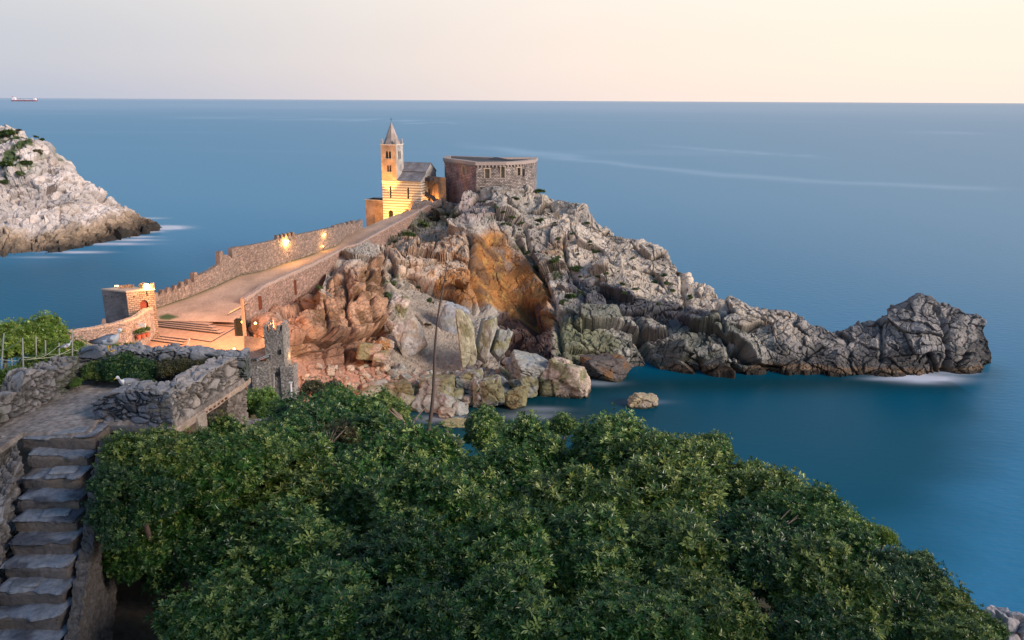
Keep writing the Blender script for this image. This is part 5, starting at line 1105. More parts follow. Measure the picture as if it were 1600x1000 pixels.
# ------------------------------------------------------------------ foliage
LEAF = amat('leaf', rough=.33, bump=0, bscale=2.0, vary=.35, spec=.6, transl=.18)
BARK = cmat('bark', (.17, .12, .10), bump=.6, bscale=12)
def leaves(pos, nrm, size, nl, seed, cols, tipw=.25, droop=.25, width=.28, spread=1.0):
    """rosettes of pointed leaves; pos,nrm (n,3)"""
    rs = np.random.RandomState(seed); n = len(pos); sz = size*rs.uniform(.7, 1.25, n)
    a = np.cross(nrm, rs.normal(size=(n, 3))); a /= np.linalg.norm(a, axis=1, keepdims=True)+1e-9; b = np.cross(nrm, a)
    th = (np.arange(nl)[None]*2.4+rs.uniform(0, 6.28, n)[:, None]); inc = rs.uniform(.15, 1.05, (n, nl))*spread
    d = (a[:, None]*np.cos(th)[..., None]+b[:, None]*np.sin(th)[..., None])*np.sin(inc+.35)[..., None]+nrm[:, None]*np.cos(inc+.35)[..., None]
    side = np.cross(d, nrm[:, None]+.01); side /= np.linalg.norm(side, axis=-1, keepdims=True)+1e-9
    L = (sz[:, None]*rs.uniform(.7, 1.2, (n, nl)))[..., None]; base = pos[:, None]+d*L*.08; tip = pos[:, None]+d*L-np.array([0, 0, 1])*L*droop*rs.uniform(0, 1, (n, nl))[..., None]
    mid = base+(tip-base)*.55+nrm[:, None]*L*.06; V = np.stack([base, mid+side*L*width*.5, tip, mid-side*L*width*.5], 2).reshape(-1, 3)
    Fq = np.arange(len(V)).reshape(-1, 4)
    c0, c1, c2 = [np.array(c) for c in cols]; k = rs.uniform(0, 1, n); c = c0*(1-k[:, None])+c1*k[:, None]
    c = np.repeat(c[:, None], nl, 1)*rs.uniform(.7, 1.3, (n, nl, 1)); tp = (rs.uniform(0, 1, n) < tipw); c[tp] = c[tp]*.4+c2*.6; yl = rs.uniform(0, 1, (n, nl)) < .003; c[yl] = np.array([.30, .22, .03])
    c = np.repeat(c[:, :, None], 4, 2).reshape(-1, 3); return V, Fq, c
def crown_points(seed, lobes, n, flat=.8, shell=.25, lobe_r=(.17, .40), reach=.88):
    rs = np.random.RandomState(seed); C = rs.normal(size=(lobes, 3)); C /= np.linalg.norm(C, axis=1, keepdims=True); C[:, 2] = np.abs(C[:, 2])*.9-.15
    C *= reach*rs.uniform(.7, 1.1, (lobes, 1)); C[:, 2] *= flat; R = rs.uniform(*lobe_r, lobes); C[0] = 0; R[0] = .52
    li = rs.choice(lobes, n*3, p=R**2/np.sum(R**2)); d = rs.normal(size=(n*3, 3)); d /= np.linalg.norm(d, axis=1, keepdims=True); d[:, 2] = np.where(d[:, 2] < -.5, -d[:, 2], d[:, 2])
    rad = 1-shell*rs.uniform(0, 1, n*3)**1.5+.08*rs.normal(size=n*3); p = C[li]+d*(R[li]*rad)[:, None]*(1+.38*fbm(d*3.2+li[:, None]*3.3, 3, seed))[:, None]+(rs.uniform(0, 1, n*3) < .10)[:, None]*(d*.5+np.array([0, 0, .5]))*rs.uniform(.05, .34, (n*3, 1))
    dist = np.linalg.norm(p[:, None]-C[None], axis=2)/R[None]; dist[np.arange(len(p)), li] = 9; keep = dist.min(1) > .72
    p, d = p[keep][:n], d[keep][:n]; nn = d+np.array([0, 0, .55]); nn += .35*rs.normal(size=nn.shape); nn /= np.linalg.norm(nn, axis=1, keepdims=True); return p, nn, C, R
def limb_mesh(m, C, seed, h=1.2):
    rs = random.Random(seed); base = Vector((0, 0, -h)); fork = Vector((rs.uniform(-.1, .1), rs.uniform(-.1, .1), -.35)); m.tube([base, base.lerp(fork, .5)+Vector((rs.uniform(-.06, .06), 0, 0)), fork], [.085, .07, .06], 7)
    for c in C[1:9]:
        e = Vector(c)*.92; k = fork.lerp(e, .5)+Vector((rs.uniform(-.1, .1), rs.uniform(-.1, .1), -.06)); m.tube([fork, k, e], [.045, .03, .012], 5)
PITT = ((.017, .074, .014), (.060, .165, .024), (.46, .56, .15)); YEL = ((.10, .19, .02), (.17, .28, .035), (.38, .46, .10)); OLI = ((.032, .085, .014), (.085, .165, .026), (.42, .48, .12)); DRY = ((.06, .07, .025), (.10, .085, .035), (.16, .15, .06)); DEEP = ((.009, .046, .014), (.032, .110, .022), (.28, .38, .10)); BRT = ((.07, .15, .02), (.11, .21, .03), (.20, .30, .05))  # last tone of each: pale young tips, brightened as painted highlights
def make_tree(name, seed, n, lobes, size, cols, nl=8, tipw=.25, h=1.2, fl=.8, width=.28):
    root = empty(name, (0, -300, 0)); p, nn, C, R = crown_points(seed, lobes, n, fl); V, Fq, c = leaves(p, nn, size, nl, seed, cols, tipw, width=width)
    link('crown', np_mesh('crown', V, Fq, c, False), LEAF, root, local=True)
    m = MB(); limb_mesh(m, C, seed, h); t = m.build('trunk', BARK, None, True); t.parent = root
    return root
PRO = {'a': make_tree('shrub_tree', 601, 8200, 30, .105, PITT, tipw=.2), 'b': make_tree('shrub_tree', 602, 8200, 26, .105, PITT, tipw=.34), 'c': make_tree('shrub_tree', 603, 8000, 34, .10, DEEP, tipw=.15),
       'd': make_tree('shrub_tree', 604, 7000, 28, .12, OLI, tipw=.3), 'y': make_tree('shrub_tree', 605, 5000, 26, .11, YEL, tipw=.35), 'r': make_tree('shrub', 606, 2600, 12, .11, DRY, tipw=.3), 'g': make_tree('shrub', 607, 2600, 12, .13, BRT, tipw=.4)}
taken = set()
def tree(key, px, py, D, Rpx, label, sz=1.0, group='dense evergreen shrubs on the slope', cat='tree', push=.65, rz=None):
    p = P(px, py, Y=D); s = float((p-np.array([0, 0, H]))@FW)/F*Rpx; dr = ray(px, py); dr /= np.linalg.norm(dr); c = p+dr*s*push; rr = random.Random(px*7+py)
    o = PRO[key] if key not in taken else copy_tree(PRO[key]); taken.add(key)
    o.location = V3(c); o.rotation_euler = (rr.uniform(-.3, .3), rr.uniform(-.3, .3), rr.uniform(0, 6.28)); o.scale = (s*rr.uniform(.95, 1.15), s*rr.uniform(.95, 1.15), s*sz)
    tag(o, label, cat, group); return o
TREES = [
 ('a', 305, 712, 11.6, 42, 'leafy shrub directly under the corner pier of the terrace'), ('c', 182, 760, 10.2, 36, 'narrow dark shrub tight against the stone steps'), ('b', 440, 735, 17, 75, 'evergreen shrub left of the bare pale twigs'),
 ('d', 228, 728, 10.9, 56, 'bright topped evergreen shrub right under the front parapet'), ('c', 222, 790, 10.4, 74, 'dark evergreen shrub crowding the right edge of the stone steps'), ('a', 310, 765, 12, 92, 'dark green shrub below the corner of the terrace parapet'),
 ('b', 370, 712, 12.7, 62, 'evergreen shrub below the slanting beam of the terrace'), ('d', 432, 790, 14, 98, 'big rounded shrub in the left middle of the thicket'), ('c', 325, 862, 11, 84, 'dark shrub overhanging the bare shaded ground by the steps'),
 ('b', 460, 880, 11, 104, 'leafy evergreen crown in the lower left of the thicket'), ('a', 560, 800, 14, 95, 'dark evergreen crown left of the brightest central crown'), ('b', 680, 812, 12.8, 100, 'brightest central crown with pale green leaf tips'),
 ('a', 785, 775, 15.5, 82, 'evergreen crown right of the brightest central crown'), ('d', 905, 818, 13.8, 98, 'rounded feathery crown right of centre'), ('d', 1022, 785, 14.6, 92, 'wide crown in the middle of the right hand slope'),
 ('a', 760, 890, 11, 112, 'large evergreen crown low in the centre'), ('c', 615, 905, 10.5, 108, 'deep green crown below the brightest central crown'), ('b', 925, 900, 11.6, 110, 'pale tipped crown low right of centre'), ('d', 1062, 905, 11.6, 102, 'soft yellowish green crown in the lower right thicket'),
 ('c', 1180, 885, 12.2, 95, 'dark bushy crown on the right slope under the skyline shrubs'), ('d', 1290, 925, 11.8, 88, 'olive green crown low on the right slope'), ('c', 1385, 975, 11, 84, 'dark crown near the bottom edge on the right'), ('b', 345, 985, 8.9, 95, 'near evergreen crown in the bottom left of the thicket'),
 ('a', 490, 1000, 8.7, 112, 'near leafy crown at the bottom, second from the left'), ('c', 640, 1015, 8.5, 112, 'near crown at the bottom below the large central crown'), ('b', 805, 1000, 9.1, 116, 'near crown at the bottom just right of centre'), ('a', 965, 1005, 9.2, 112, 'near pale tipped crown at the bottom right of centre'),
 ('d', 1110, 1005, 9.6, 108, 'near soft green crown at the bottom of the right slope'), ('c', 1250, 1020, 9.8, 100, 'near dark crown at the bottom right'), ('c', 478, 672, 27, 62, 'dark spreading shrub in front of the gate tower'), ('a', 545, 652, 30, 50, 'green shrub standing before the lower scree'),
 ('c', 585, 705, 23.5, 66, 'low dark shrub left of the dead flower stalk'), ('a', 660, 742, 20, 78, 'evergreen shrub at the foot of the dead flower stalk'), ('b', 758, 676, 29, 34, 'small bushy shrub at the water edge right of the dead stalk'), ('b', 832, 722, 20.5, 72, 'bright topped shrub on the skyline against the cove, leftmost'),
 ('b', 955, 722, 20, 78, 'bright topped shrub against the cove water in the middle of the skyline'), ('d', 1058, 748, 18.2, 78, 'broad crown behind the wide right hand crown'), ('a', 1110, 718, 20.5, 38, 'small upright shrub standing out against the blue cove'), ('d', 1175, 790, 16.6, 74, 'sunlit shrub on the falling skyline right of the small upright one'),
 ('a', 1255, 812, 15.6, 60, 'shrub on the skyline halfway down the right slope'), ('y', 1328, 842, 15, 42, 'airy shrub with open branches jutting over the cove'), ('a', 1305, 872, 14, 60, 'dense shrub beneath the airy branching one'), ('c', 1420, 918, 13, 54, 'dark shrub on the skyline low on the right'),
 ('d', 1470, 968, 12, 55, 'shrub reaching toward the white rocks in the corner'), ('a', 1535, 985, 12, 34, 'small last shrub beside the white rocks in the corner'), ('d', 1465, 1020, 11, 70, 'shrub at the bottom edge below the white rocks'), ('a', 235, 860, 10.2, 62, 'shrub filling the dark gap beside the steps')]
TREES += [('d', 1112, 703, 21, 24, 'little pointed crown poking above the skyline beside the small upright shrub'), ('b', 1172, 748, 19.5, 27, 'small bushy crown poking above the falling skyline, upper one'), ('d', 1238, 786, 17.5, 26, 'small bushy crown poking above the falling skyline, middle one'), ('y', 1382, 842, 14.6, 20, 'leafy tip hanging out over the blue cove'), ('b', 1300, 815, 15.8, 22, 'small crown just left of the leafy tip over the cove'), ('b', 1437, 888, 13.6, 25, 'small bushy crown on the lowest part of the skyline'),
 ('y', 1035, 700, 21.5, 24, 'small yellowish crown on the skyline right of centre'), ('b', 880, 672, 22.5, 26, 'small crown on the skyline above the rounded feathery crown')]
for t in TREES:
    rr_ = random.Random(t[1]*3+t[2]); t = list(t)
    if t[4] > 60: t[4] *= .90; t[3] *= 1+rr_.uniform(-.045, .045)
    tree(*t)
for t in [('g', 400, 634, 34, 34, 'bright green leafy plants below the gate tower'), ('g', 432, 645, 33, 26, 'bright green plants right of those below the gate tower'), ('r', 505, 625, 36, 36, 'brownish dry shrub in front of the red scree'), ('d', 595, 650, 33, 36, 'shrub around the white poles above the cove'), ('g', 640, 682, 27, 22, 'yellow green plants left of the stalk foot'), ('g', 678, 688, 26, 18, 'yellow green plants at the foot of the dead stalk'),
          ('y', 60, 535, 20, 46, 'yellow green bush behind the wire fence, tallest one'), ('y', 12, 545, 19, 44, 'green bush behind the wire fence at the left edge'), ('y', 105, 562, 19, 36, 'green bush between the fence and the terrace wall'), ('g', 8, 600, 14.5, 36, 'bright lime coloured bush under the fence wires'), ('d', 60, 588, 15.5, 34, 'low green bush outside the left terrace wall'), ('c', -80, 700, 12, 60, 'evergreen shrub on the slope just left of the terrace wall'), ('a', -190, 650, 14, 90, 'largest evergreen shrub on the slope left of the terrace'), ('d', -120, 590, 19, 80, 'green shrub at the far left end of the wire fence'),
          ('r', 268, 580, 13.6, 26, 'brown and green trailing plant on the inner face of the back wall'), ('c', 190, 578, 13.6, 26, 'dark green creeper on the inner face of the back wall'), ('c', 222, 582, 13.5, 22, 'creeper between the two bigger plants on the back wall'), ('r', 300, 578, 13.6, 22, 'dry creeper at the right end of the back wall'), ('d', 150, 582, 13.7, 18, 'green plant in the corner of the two terrace walls'),
          ('g', 172, 546, 14.6, 16, 'small bright plant behind the feet of the gull'), ('g', 205, 544, 14.8, 12, 'low bright weeds on top of the back wall'), ('g', 120, 598, 13.4, 9, 'little weed at the foot of the left terrace wall'), ('c', 452, 700, 24, 56, 'evergreen shrub in the shade below the gate tower plants'), ('r', 530, 690, 24.5, 36, 'brownish shrub with bare twigs in the thicket')]: tree(*t[:6], group='shrubs and plants around the terrace', cat='shrub')
# plants on the rock
rv = np.random.RandomState(21)
def make_low(name, seed, cols):
    p, nn, C, R = crown_points(seed, 10, 520, .6, lobe_r=(.2, .4)); p[:, 2] = np.abs(p[:, 2]); V, Fq, c = leaves(p, nn, .3, 6, seed, cols, .3, width=.4); o = link(name, np_mesh(name, V, Fq, c, False), LEAF); o.location = (0, -300, 0); return o
PRO['p'] = make_low('plant', 620, ((.05, .10, .025), (.08, .13, .03), (.14, .17, .05))); PRO['q'] = make_low('plant', 621, ((.09, .075, .03), (.13, .10, .045), (.12, .13, .05)))
def cliff_at(px, py):
    i0 = int(np.clip((px-372)/(1549-372)*1149, 0, 1149)); colm = cliffV[i0, 1:301]; _, yy = project(colm); return colm[np.argmin(abs(yy-py))]
for i, (px, py, R, k, lab) in enumerate([(843, 300, 7, 'c', 'green tuft beside the right foot of the fort'), (700, 338, 9, 'r', 'brown bush below the fort on the ramp side'), (682, 342, 9, 'r', 'brown bush under the ramp head parapet'), (665, 352, 8, 'c', 'green bush on the bank under the parapet'), (640, 368, 8, 'c', 'green bush lower down the bank under the parapet'), (618, 380, 6, 'c', 'small green bush near the cream rock tops'), (715, 330, 6, 'r', 'dark bush in the cleft beneath the fort'),
      (790, 352, 6, 'c', 'dark green plant in the crevice above the ochre face'), (800, 340, 4, 'c', 'small plant above the crevice plant'), (845, 345, 6, 'c', 'round plant on the pale limestone'), (868, 408, 8, 'c', 'largest green patch on the limestone slope'), (838, 420, 7, 'c', 'green patch beside the ochre face'), (900, 420, 7, 'c', 'green plant at the start of the dark slate band'), (930, 412, 6, 'c', 'plant on the pale slabs above the dark band'), (890, 465, 9, 'g', 'grassy tuft above the lower cliff'), (880, 472, 6, 'c', 'small dark tuft above the lower cliff'),
      (612, 445, 7, 'c', 'dark green plant in the gully right of the orange cliff'), (606, 462, 7, 'c', 'plant lower in the gully right of the orange cliff'), (672, 470, 5, 'c', 'round tuft on the sandy scree'), (655, 450, 4, 'c', 'small tuft high on the sandy scree'), (668, 508, 5, 'r', 'dry tuft beside the large leaning slab'), (498, 450, 5, 'c', 'tuft on top of the orange cliff'), (494, 600, 7, 'c', 'green plant at the bottom of the red scree'), (824, 395, 4, 'c', 'plant on the rim of the ochre face')]):
    q = cliff_at(px, py); tree('q' if k == 'r' else 'p', px, py, float(q[1]), R*.95, lab, group='small plants growing on the headland rock', cat='plant', push=.1, sz=.8)
for i in range(46):
    while True:
        px = rv.uniform(720, 1120); py = rv.uniform(300, 480)
        if pmask(np.array([px]), np.array([py]), [(720, 318), (800, 300), (900, 335), (1000, 400), (1060, 440), (1100, 478), (960, 478), (880, 440), (830, 380), (740, 352)], 1)[0] > .9: break
    q = cliff_at(px, py); tree('p', int(px), int(py), float(q[1]), rv.uniform(2, 4.5), 'tiny green tuft rooted in a crack of the pale limestone slope', group='tiny tufts in the limestone cracks', cat='plant', push=.1, sz=.7)
for i, (px, py, R, k, lab) in enumerate([(10, 212, 16, 'c', 'dark shrub on the island crest at the left edge'), (30, 222, 14, 'c', 'dark shrub on the island crest, second from the edge'), (66, 219, 6, 'c', 'rounded windblown shrub on the island skyline'), (56, 214, 4, 'c', 'small shrub left of the windblown one on the skyline'), (60, 238, 8, 'r', 'low bush under the island skyline'), (10, 258, 13, 'c', 'dark bush halfway down the island at the left edge'), (40, 256, 10, 'c', 'bush on the ledge of the island'), (30, 272, 8, 'c', 'bush below the island ledge'), (8, 285, 8, 'c', 'lowest green bush on the island'), (30, 204, 5, 'r', 'thin bush leaning on the island crest')]):
    i0 = int(np.clip((px+330)/577*559, 0, 559)); colm = islV[i0, 1:261]; _, yy = project(colm); D = float(colm[np.argmin(abs(yy-py)), 1])
    tree('q' if k == 'r' else 'p', px, py, D, R*.75, lab, group='shrubs growing on the island', cat='shrub', push=.0, sz=.8)

# ------------------------------------------------------------------ dead agave stalk, reeds, poles, net
def stalk():
    a, b = P(664, 702, Y=24), P(697, 412, Y=24.6); A, Bv = V3(a), V3(b); pts = []
    for k in range(13):
        t = k/12; pts.append(A.lerp(Bv, t)+Vector((.07*math.sin(t*7), 0, 0)))
    g = empty('agave_stalk', A, 0, 'tall leaning dead flower stalk rising from the thicket in front of the scree', 'stalk'); m = MB(); m.tube(pts, [.078-.062*(k/12)**.8 for k in range(13)], 8)
    m.build('stem', cmat('dead_stalk', (.11, .078, .066), bump=.7, bscale=20), g, True); m = MB(); rr = random.Random(3)
    for k in range(9):
        t = .80+.2*k/9; p = A.lerp(Bv, t); s = 1 if k % 2 else -1; l = .30*(1-(t-.8)*3.2); q = p+Vector((s*l*.7, rr.uniform(-.1, .1), l*.25)); e = q+Vector((s*l*.15, 0, l*.5)); m.tube([p, q, e], [.014, .010, .006], 4)
    m.build('side_twigs', cmat('dead_stalk', (.11, .078, .066)), g)
    g2 = empty('dry_reeds', P(660, 705, Y=23.8), 0, 'bundle of dry grey leaves and reeds around the stalk foot', 'reeds'); m = MB()
    for k in range(16): x = rr.uniform(650, 680); m.tube([P(x, 708, Y=23.9), P(x+rr.uniform(-8, 12), 692-rr.uniform(0, 25), Y=23.9+rr.uniform(-.3, .3))], [.018, .006], 4)
    m.build('dry_leaves', cmat('dry_reed', (.30, .21, .16)), g2)
stalk()
def simple_pole(px0, py0, px1, py1, D, r, label, col, nm='pole'):
    p = P(px1, py1, Y=D); g = MB(); g.tube([p, P((px0+px1)/2, (py0+py1)/2, Y=D), P(px0, py0, Y=D)], [r, r*.95, r*.9], 8); g.box(P(px0, py0, Y=D)+np.array([0, 0, .01]), (r*2.4, r*2.4, .04)); tag(g.build(nm, cmat('pole_%d' % int(col[0]*100), col, rough=.6), None), label, 'pole')
simple_pole(454, 598, 457, 652, 40, .07, 'white pole standing below the gate tower', (.62, .60, .58)); simple_pole(428, 585, 428, 642, 42, .03, 'thin grey rod below the gate tower wall', (.45, .44, .43))
simple_pole(549, 634, 558, 658, 34, .05, 'leaning pale stick in the shrubs', (.50, .47, .44)); simple_pole(585, 636, 585, 664, 33, .05, 'upright white stick in the shrubs', (.62, .60, .58)); simple_pole(592, 647, 598, 672, 32, .05, 'brown leaning stick near the green net', (.36, .27, .21))
def dead_bush(px, py, D, label, n, s, seed):
    g = MB(); rr = random.Random(seed); b = V3(P(px, py, Y=D)); 
    for k in range(n):
        a = rr.uniform(-.9, .9); q = b+Vector((math.sin(a)*s*.5, rr.uniform(-.2, .2)*s, s*.5)); e = q+Vector((math.sin(a*1.6)*s*.4, 0, s*rr.uniform(.2, .5))); g.tube([b, q, e], [.035*s, .022*s, .008*s], 5)
    tag(g.build('dead_bush', cmat('dead_wood', (.36, .26, .21)), None), label, 'dead bush')
dead_bush(638, 672, 30, 'small bare pale tree left of the dead stalk', 6, 1.2, 4); dead_bush(515, 700, 23, 'pale bare twigs poking out of the thicket', 6, .8, 9); dead_bush(1420, 968, 11.6, 'bare branch in the shrubs near the right corner', 5, .6, 12); dead_bush(1190, 850, 14.5, 'bare reddish branches inside the right hand shrubs', 6, .8, 15)
def stumps():
    g = empty('stump_fence', P(700, 700, Y=25), 0, 'broken row of short wooden stakes right of the dead stalk', 'stakes')
    for k, (x, y, h) in enumerate(((688, 680, 12), (693, 676, 22), (698, 672, 26), (685, 690, 10))):
        m = MB(); m.tube([P(x, y+h, Y=25), P(x+1, y, Y=25)], [.05, .04], 7); m.build('stake', cmat('dead_wood', (.36, .26, .21)), g)
stumps()
def net():
    a = P(598, 690, Y=27); V = []; n, m_ = 14, 10
    for i in range(n):
        for j in range(m_): V.append(a+np.array([i*.085, .25*math.sin(i*.8)+.1*j/m_, j*.08*(.75+.25*math.sin(i*1.1))]))
    V = np.array(V); V += .04*np.stack([vn(V*4, 1), vn(V*4, 2), vn(V*4, 3)], -1); me = np_mesh('garden_net', V, grid_faces(n, m_), np.repeat(np.array([[.005, .10, .075]]), len(V), 0), False)
    o = link('garden_net', me, amat('net', rough=.7, bump=.4, bscale=20)); md = o.modifiers.new('thick', 'SOLIDIFY'); md.thickness = .02; tag(o, 'sagging dark green garden net left of the dead stalk', 'net')
net()
tag(boulder('boulder', P(587, 690, Y=26), (1.0, .6, .6), 701, (.42, .37, .35), facets=9, mat=ROCKN), 'grey white stone lying in front of the green net', 'boulder')
for px, py, D, w, h, sd, lab in ((1583, 985, 12.5, 70, 60, 711, 'white craggy rock in the bottom right corner'), (1555, 968, 13.2, 40, 34, 712, 'smaller pale rock just left of the corner rock'), (1520, 1000, 12.4, 60, 34, 713, 'grey rock under the last shrub at the bottom right')):
    p = P(px, py, Y=D); s = float((p-np.array([0, 0, H]))@FW)/F; tag(boulder('boulder', p, (w*s, w*s, h*s), sd, (.50, .46, .46), facets=12, mat=ROCKN, sub=5, rough=.12, col2=(.28, .26, .27)), lab, 'boulder')
# low dry wall between thicket and gate tower
tag(wall('garden_wall', [tuple(P(x, 668, Y=31)[:2]) for x in np.linspace(365, 460, 30)], [float(P(400, 690, Y=31)[2])]*30, [float(P(400, y, Y=31)[2]) for y in 656+6*np.sin(np.linspace(0, 5, 30))], .5, .05, .3, .05, (.40, .35, .31), (.26, .23, .21), mat=NEARST, seed=491, moss=.4), 'low dry stone wall half hidden in greenery below the gate tower', 'wall')
# terraced plants boxes by the curved wall
def planter(px, py, D, k):
    p = V3(P(px, py, Y=D)); g = empty('flower_pot', p, 0, 'terracotta flower pot by the curved wall, %s' % k, 'flower pot'); m = MB(); m.tube([p, p+Vector((0, 0, .55))], [.24, .34], 10); m.build('pot', cmat('terracotta', (.36, .10, .06)), g)
    pp, nn, C, R = crown_points(px, 6, 260); V, Fq, c = leaves(pp*.55+np.array(p+Vector((0, 0, .95))), nn, .16, 6, px, DEEP); link('plant', np_mesh('plant', V, Fq, c, False), LEAF, g)
planter(217, 530, 103.5, 'left one'); planter(224, 528, 104.2, 'middle one'); planter(231, 526, 104.9, 'right one')
simple_pole(296, 530, 290, 547, 99.5, .06, 'slanted white post at the plaza steps', (.62, .60, .58))
tag(MB().box(P(222, 508, Y=103.2), (.9, .08, .55)).box(P(222, 508, Y=103.17), (.8, .04, .45)).build('notice_board', cmat('notice', (.62, .62, .60)), None), 'small white notice board on the curved wall', 'sign')

# ------------------------------------------------------------------ wire fence at the left
def fence():
    g = empty('wire_fence', P(40, 600, Y=14), 0, 'old wire fence of thin posts and sagging pale wires at the left', 'fence'); mt = cmat('fence_metal', (.42, .42, .38), rough=.6)
    PO = [(6, 521, 0, 590, 15), (35, 528, 38, 606, 14.2), (113, 516, 113, 562, 15.6), (103, 566, 103, 582, 14.4), (71, 532, 71, 556, 17), (56, 526, 57, 552, 18), (92, 536, 93, 556, 16.5), (18, 560, 20, 576, 16)]
    for x0, y0, x1, y1, D in PO: m = MB(); m.tube([P(x1, y1+14, Y=D), P(x0, y0, Y=D)], .014, 6); m.build('post', mt, g)
    WR = [[(-20, 548, 15), (35, 529, 14.2)], [(-10, 563, 15), (35, 558, 14.3), (112, 545, 15.6), (138, 537, 16)], [(-10, 603, 13.5), (36, 578, 14.2), (103, 567, 14.4), (128, 557, 14.8)], [(-10, 560, 16), (71, 553, 17), (136, 538, 17)], [(15, 575, 16), (34, 562, 14.3), (92, 540, 16.5)], [(-10, 615, 13), (32, 603, 13.8)], [(-10, 618, 12.8), (30, 606, 13.4)], [(-10, 534, 15), (7, 522, 15)]]
    for w in WR:
        pts = []
        for (a, b) in zip(w[:-1], w[1:]):
            A, B_ = V3(P(a[0], a[1], Y=a[2])), V3(P(b[0], b[1], Y=b[2]))
            for k in range(6): t = k/6; pts.append(A.lerp(B_, t)-Vector((0, 0, .10*math.sin(math.pi*t))))
        pts.append(V3(P(w[-1][0], w[-1][1], Y=w[-1][2]))); m = MB(); m.tube(pts, .006, 5); m.build('wire', cmat('wire_pale', (.50, .52, .36), rough=.6), g)
fence()
# ------------------------------------------------------------------ gulls
def gull(loc, s, rz, label, pose='stand'):
    g = empty('gull', loc, 0, label, 'gull')
    st = [(-.30, .095, .012, .010), (-.26, .10, .028, .018), (-.18, .115, .055, .045), (-.08, .125, .082, .078), (.02, .135, .092, .092), (.10, .155, .085, .085), (.155, .195, .062, .060), (.18, .245, .044, .044), (.192, .285, .040, .040), (.205, .318, .046, .045), (.228, .332, .044, .042), (.252, .328, .030, .026), (.268, .322, .012, .012)]
    n = 14; V = []; c = []
    for i, (x, z, ry, rz_) in enumerate(st):
        for k in range(n):
            t = 2*math.pi*k/n; V.append((x, ry*math.cos(t), z+rz_*math.sin(t))); c.append((.80, .80, .81))
    V = np.array(V); me = np_mesh('body', V, grid_faces(len(st), n, True), np.array(c), True); m_ = amat('feather', rough=.6, bump=.1, bscale=30, vary=.08)
    parts = [link('body', me, m_, g, local=True)]; sub = parts[0].modifiers.new('s', 'SUBSURF'); sub.levels = 1; sub.render_levels = 2
    for sd in (-1, 1):
        W = []; cc = []
        prof = [(.12, .175, .03), (.06, .19, .055), (-.04, .175, .062), (-.14, .145, .050), (-.24, .115, .035), (-.33, .105, .018), (-.39, .105, .004)]
        for i, (x, z, h) in enumerate(prof):
            for k in range(5):
                a = k/4; y = sd*(.03+.068*math.sin(a*math.pi*.62))*(1-.10*i); W.append((x, y*(1.05), z+h*.9-a*h*2.0)); cc.append((.27, .29, .33) if i < 4 else ((.12, .12, .14) if i == 4 else (.03, .03, .03)))
        o = link('wing', np_mesh('wing', np.array(W), grid_faces(len(prof), 5), np.array(cc), True), m_, g, local=True); md = o.modifiers.new('t', 'SOLIDIFY'); md.thickness = .012; parts.append(o)
    m = MB(); m.tube([(.262, 0, .322), (.30, 0, .318), (.325, 0, .305)], [.013, .010, .003], 7); o = m.build('beak', cmat('beak_yellow', (.70, .42, .05), bump=0), None, True); o.parent = g
    for sd in (-1, 1):
        bm = bmesh.new(); bmesh.ops.create_uvsphere(bm, u_segments=8, v_segments=6, radius=.007); bmesh.ops.translate(bm, verts=bm.verts, vec=(.238, sd*.040, .338)); me = bpy.data.meshes.new('eye'); bm.to_mesh(me); bm.free(); link('eye', me, DARKP, g, local=True)
        m = MB(); y = sd*.035; m.tube([(.0, y, .08), (-.01, y, .0), (.0, y, -.055)], [.014, .008, .008], 6)
        for dx, dy in ((.05, -.02), (.055, 0), (.05, .02)): m.tube([(.0, y, -.052), (dx, y+dy, -.057)], .005, 5)
        o = m.build('leg', cmat('beak_yellow', (.70, .42, .05)), None, True); o.parent = g
    g.scale = (s, s, s); g.rotation_euler.z = rz; return g
bwz = lambda px, py, Y: P(px, py, Y=Y)
q = P(172, 549, z=40.62); gull(q+np.array([0, 0.02, .06]), 1.02, -.12, 'white gull with grey back standing on the dark slate capped wall')
gull(P(104, 545, Y=15.9), .45, .5, 'small distant gull perched by the fence')
gull(P(199, 606, Y=12.75), .72, -2.0, 'white gull resting behind the front parapet')
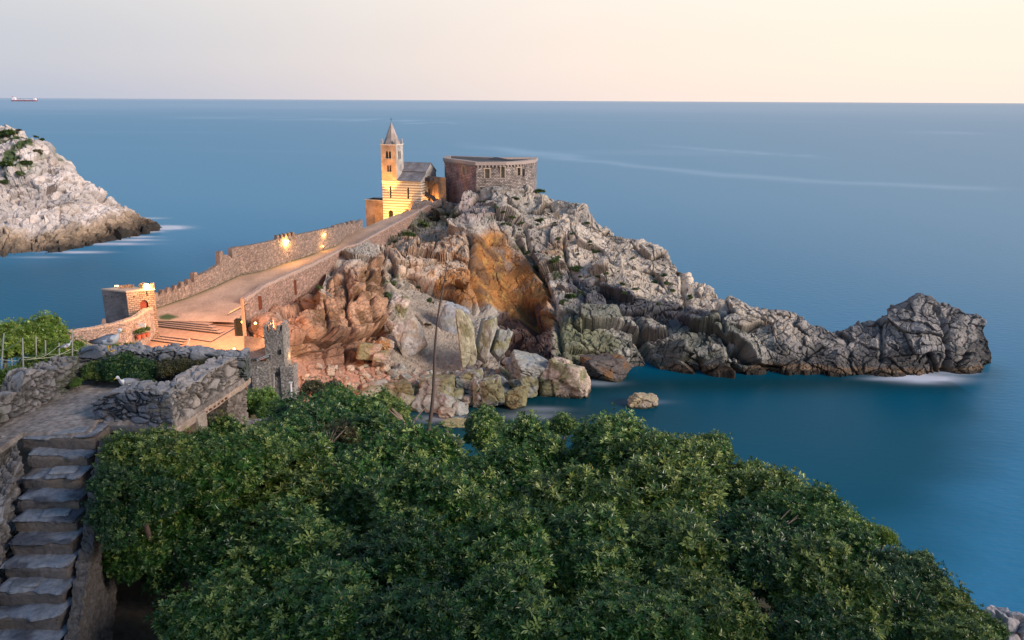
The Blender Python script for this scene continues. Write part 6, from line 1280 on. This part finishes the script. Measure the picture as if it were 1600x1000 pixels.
# ------------------------------------------------------------------ tanker on the horizon
def ship():
    p = P(39, 157.2, Y=11500); p[2] = 0; s = 11500/1256*1.0; g = empty('tanker_ship', p, 0, 'distant tanker with white superstructure and red hull on the horizon', 'ship'); o = V3(p)
    hull = MB(); L, Bm, Hh = 40*s, 5*s, 2.0*s; top = [(-L/2, -Bm/2), (L*.42, -Bm/2), (L/2, 0), (L*.42, Bm/2), (-L/2, Bm/2)]; bot = [(x*.95, y*.8) for x, y in top]
    for i in range(5):
        a, b = top[i], top[(i+1) % 5]; c, d = bot[(i+1) % 5], bot[i]; hull.face([o+Vector((*d, 0)), o+Vector((*c, 0)), o+Vector((*b, Hh)), o+Vector((*a, Hh))])
    hull.face([o+Vector((*t, Hh)) for t in top]); hull.build('hull', cmat('hull_paint', (.34, .17, .20), vary=.1, bump=0), g)
    wt = cmat('ship_white', (.82, .78, .80), vary=.05, bump=0)
    m = MB(); m.box(o+Vector((-L*.40, 0, Hh+1.5*s)), (5*s, 4*s, 3*s)); m.box(o+Vector((-L*.41, 0, Hh+3.4*s)), (3*s, 4.5*s, 1*s)); m.build('bridge', wt, g)
    m = MB(); m.box(o+Vector((L*.38, 0, Hh+1.0*s)), (4*s, 3.5*s, 2.0*s)); m.box(o+Vector((L*.39, 0, Hh+2.3*s)), (1.6*s, 2*s, .9*s)); m.build('forecastle', wt, g)
    m = MB(); m.box(o+Vector((0, 0, Hh+.4*s)), (L*.6, 1.2*s, .6*s)); m.box(o+Vector((.02*L, 0, Hh+.9*s)), (4*s, 2*s, .5*s)); m.build('deck_pipes', wt, g)
    for k, x in enumerate((-.24, .34)): m = MB(); m.tube([o+Vector((x*L, 0, Hh)), o+Vector((x*L, 0, Hh+5*s))], [.25*s, .12*s], 6); m.build('mast', cmat('ship_mast', (.66, .40, .40), bump=0), g)
    m = MB(); m.tube([o+Vector((-L*.45, 0, Hh+3*s)), o+Vector((-L*.45, 0, Hh+5.2*s))], .8*s, 8); m.build('funnel', cmat('hull_paint', (.34, .17, .20)), g)
ship()
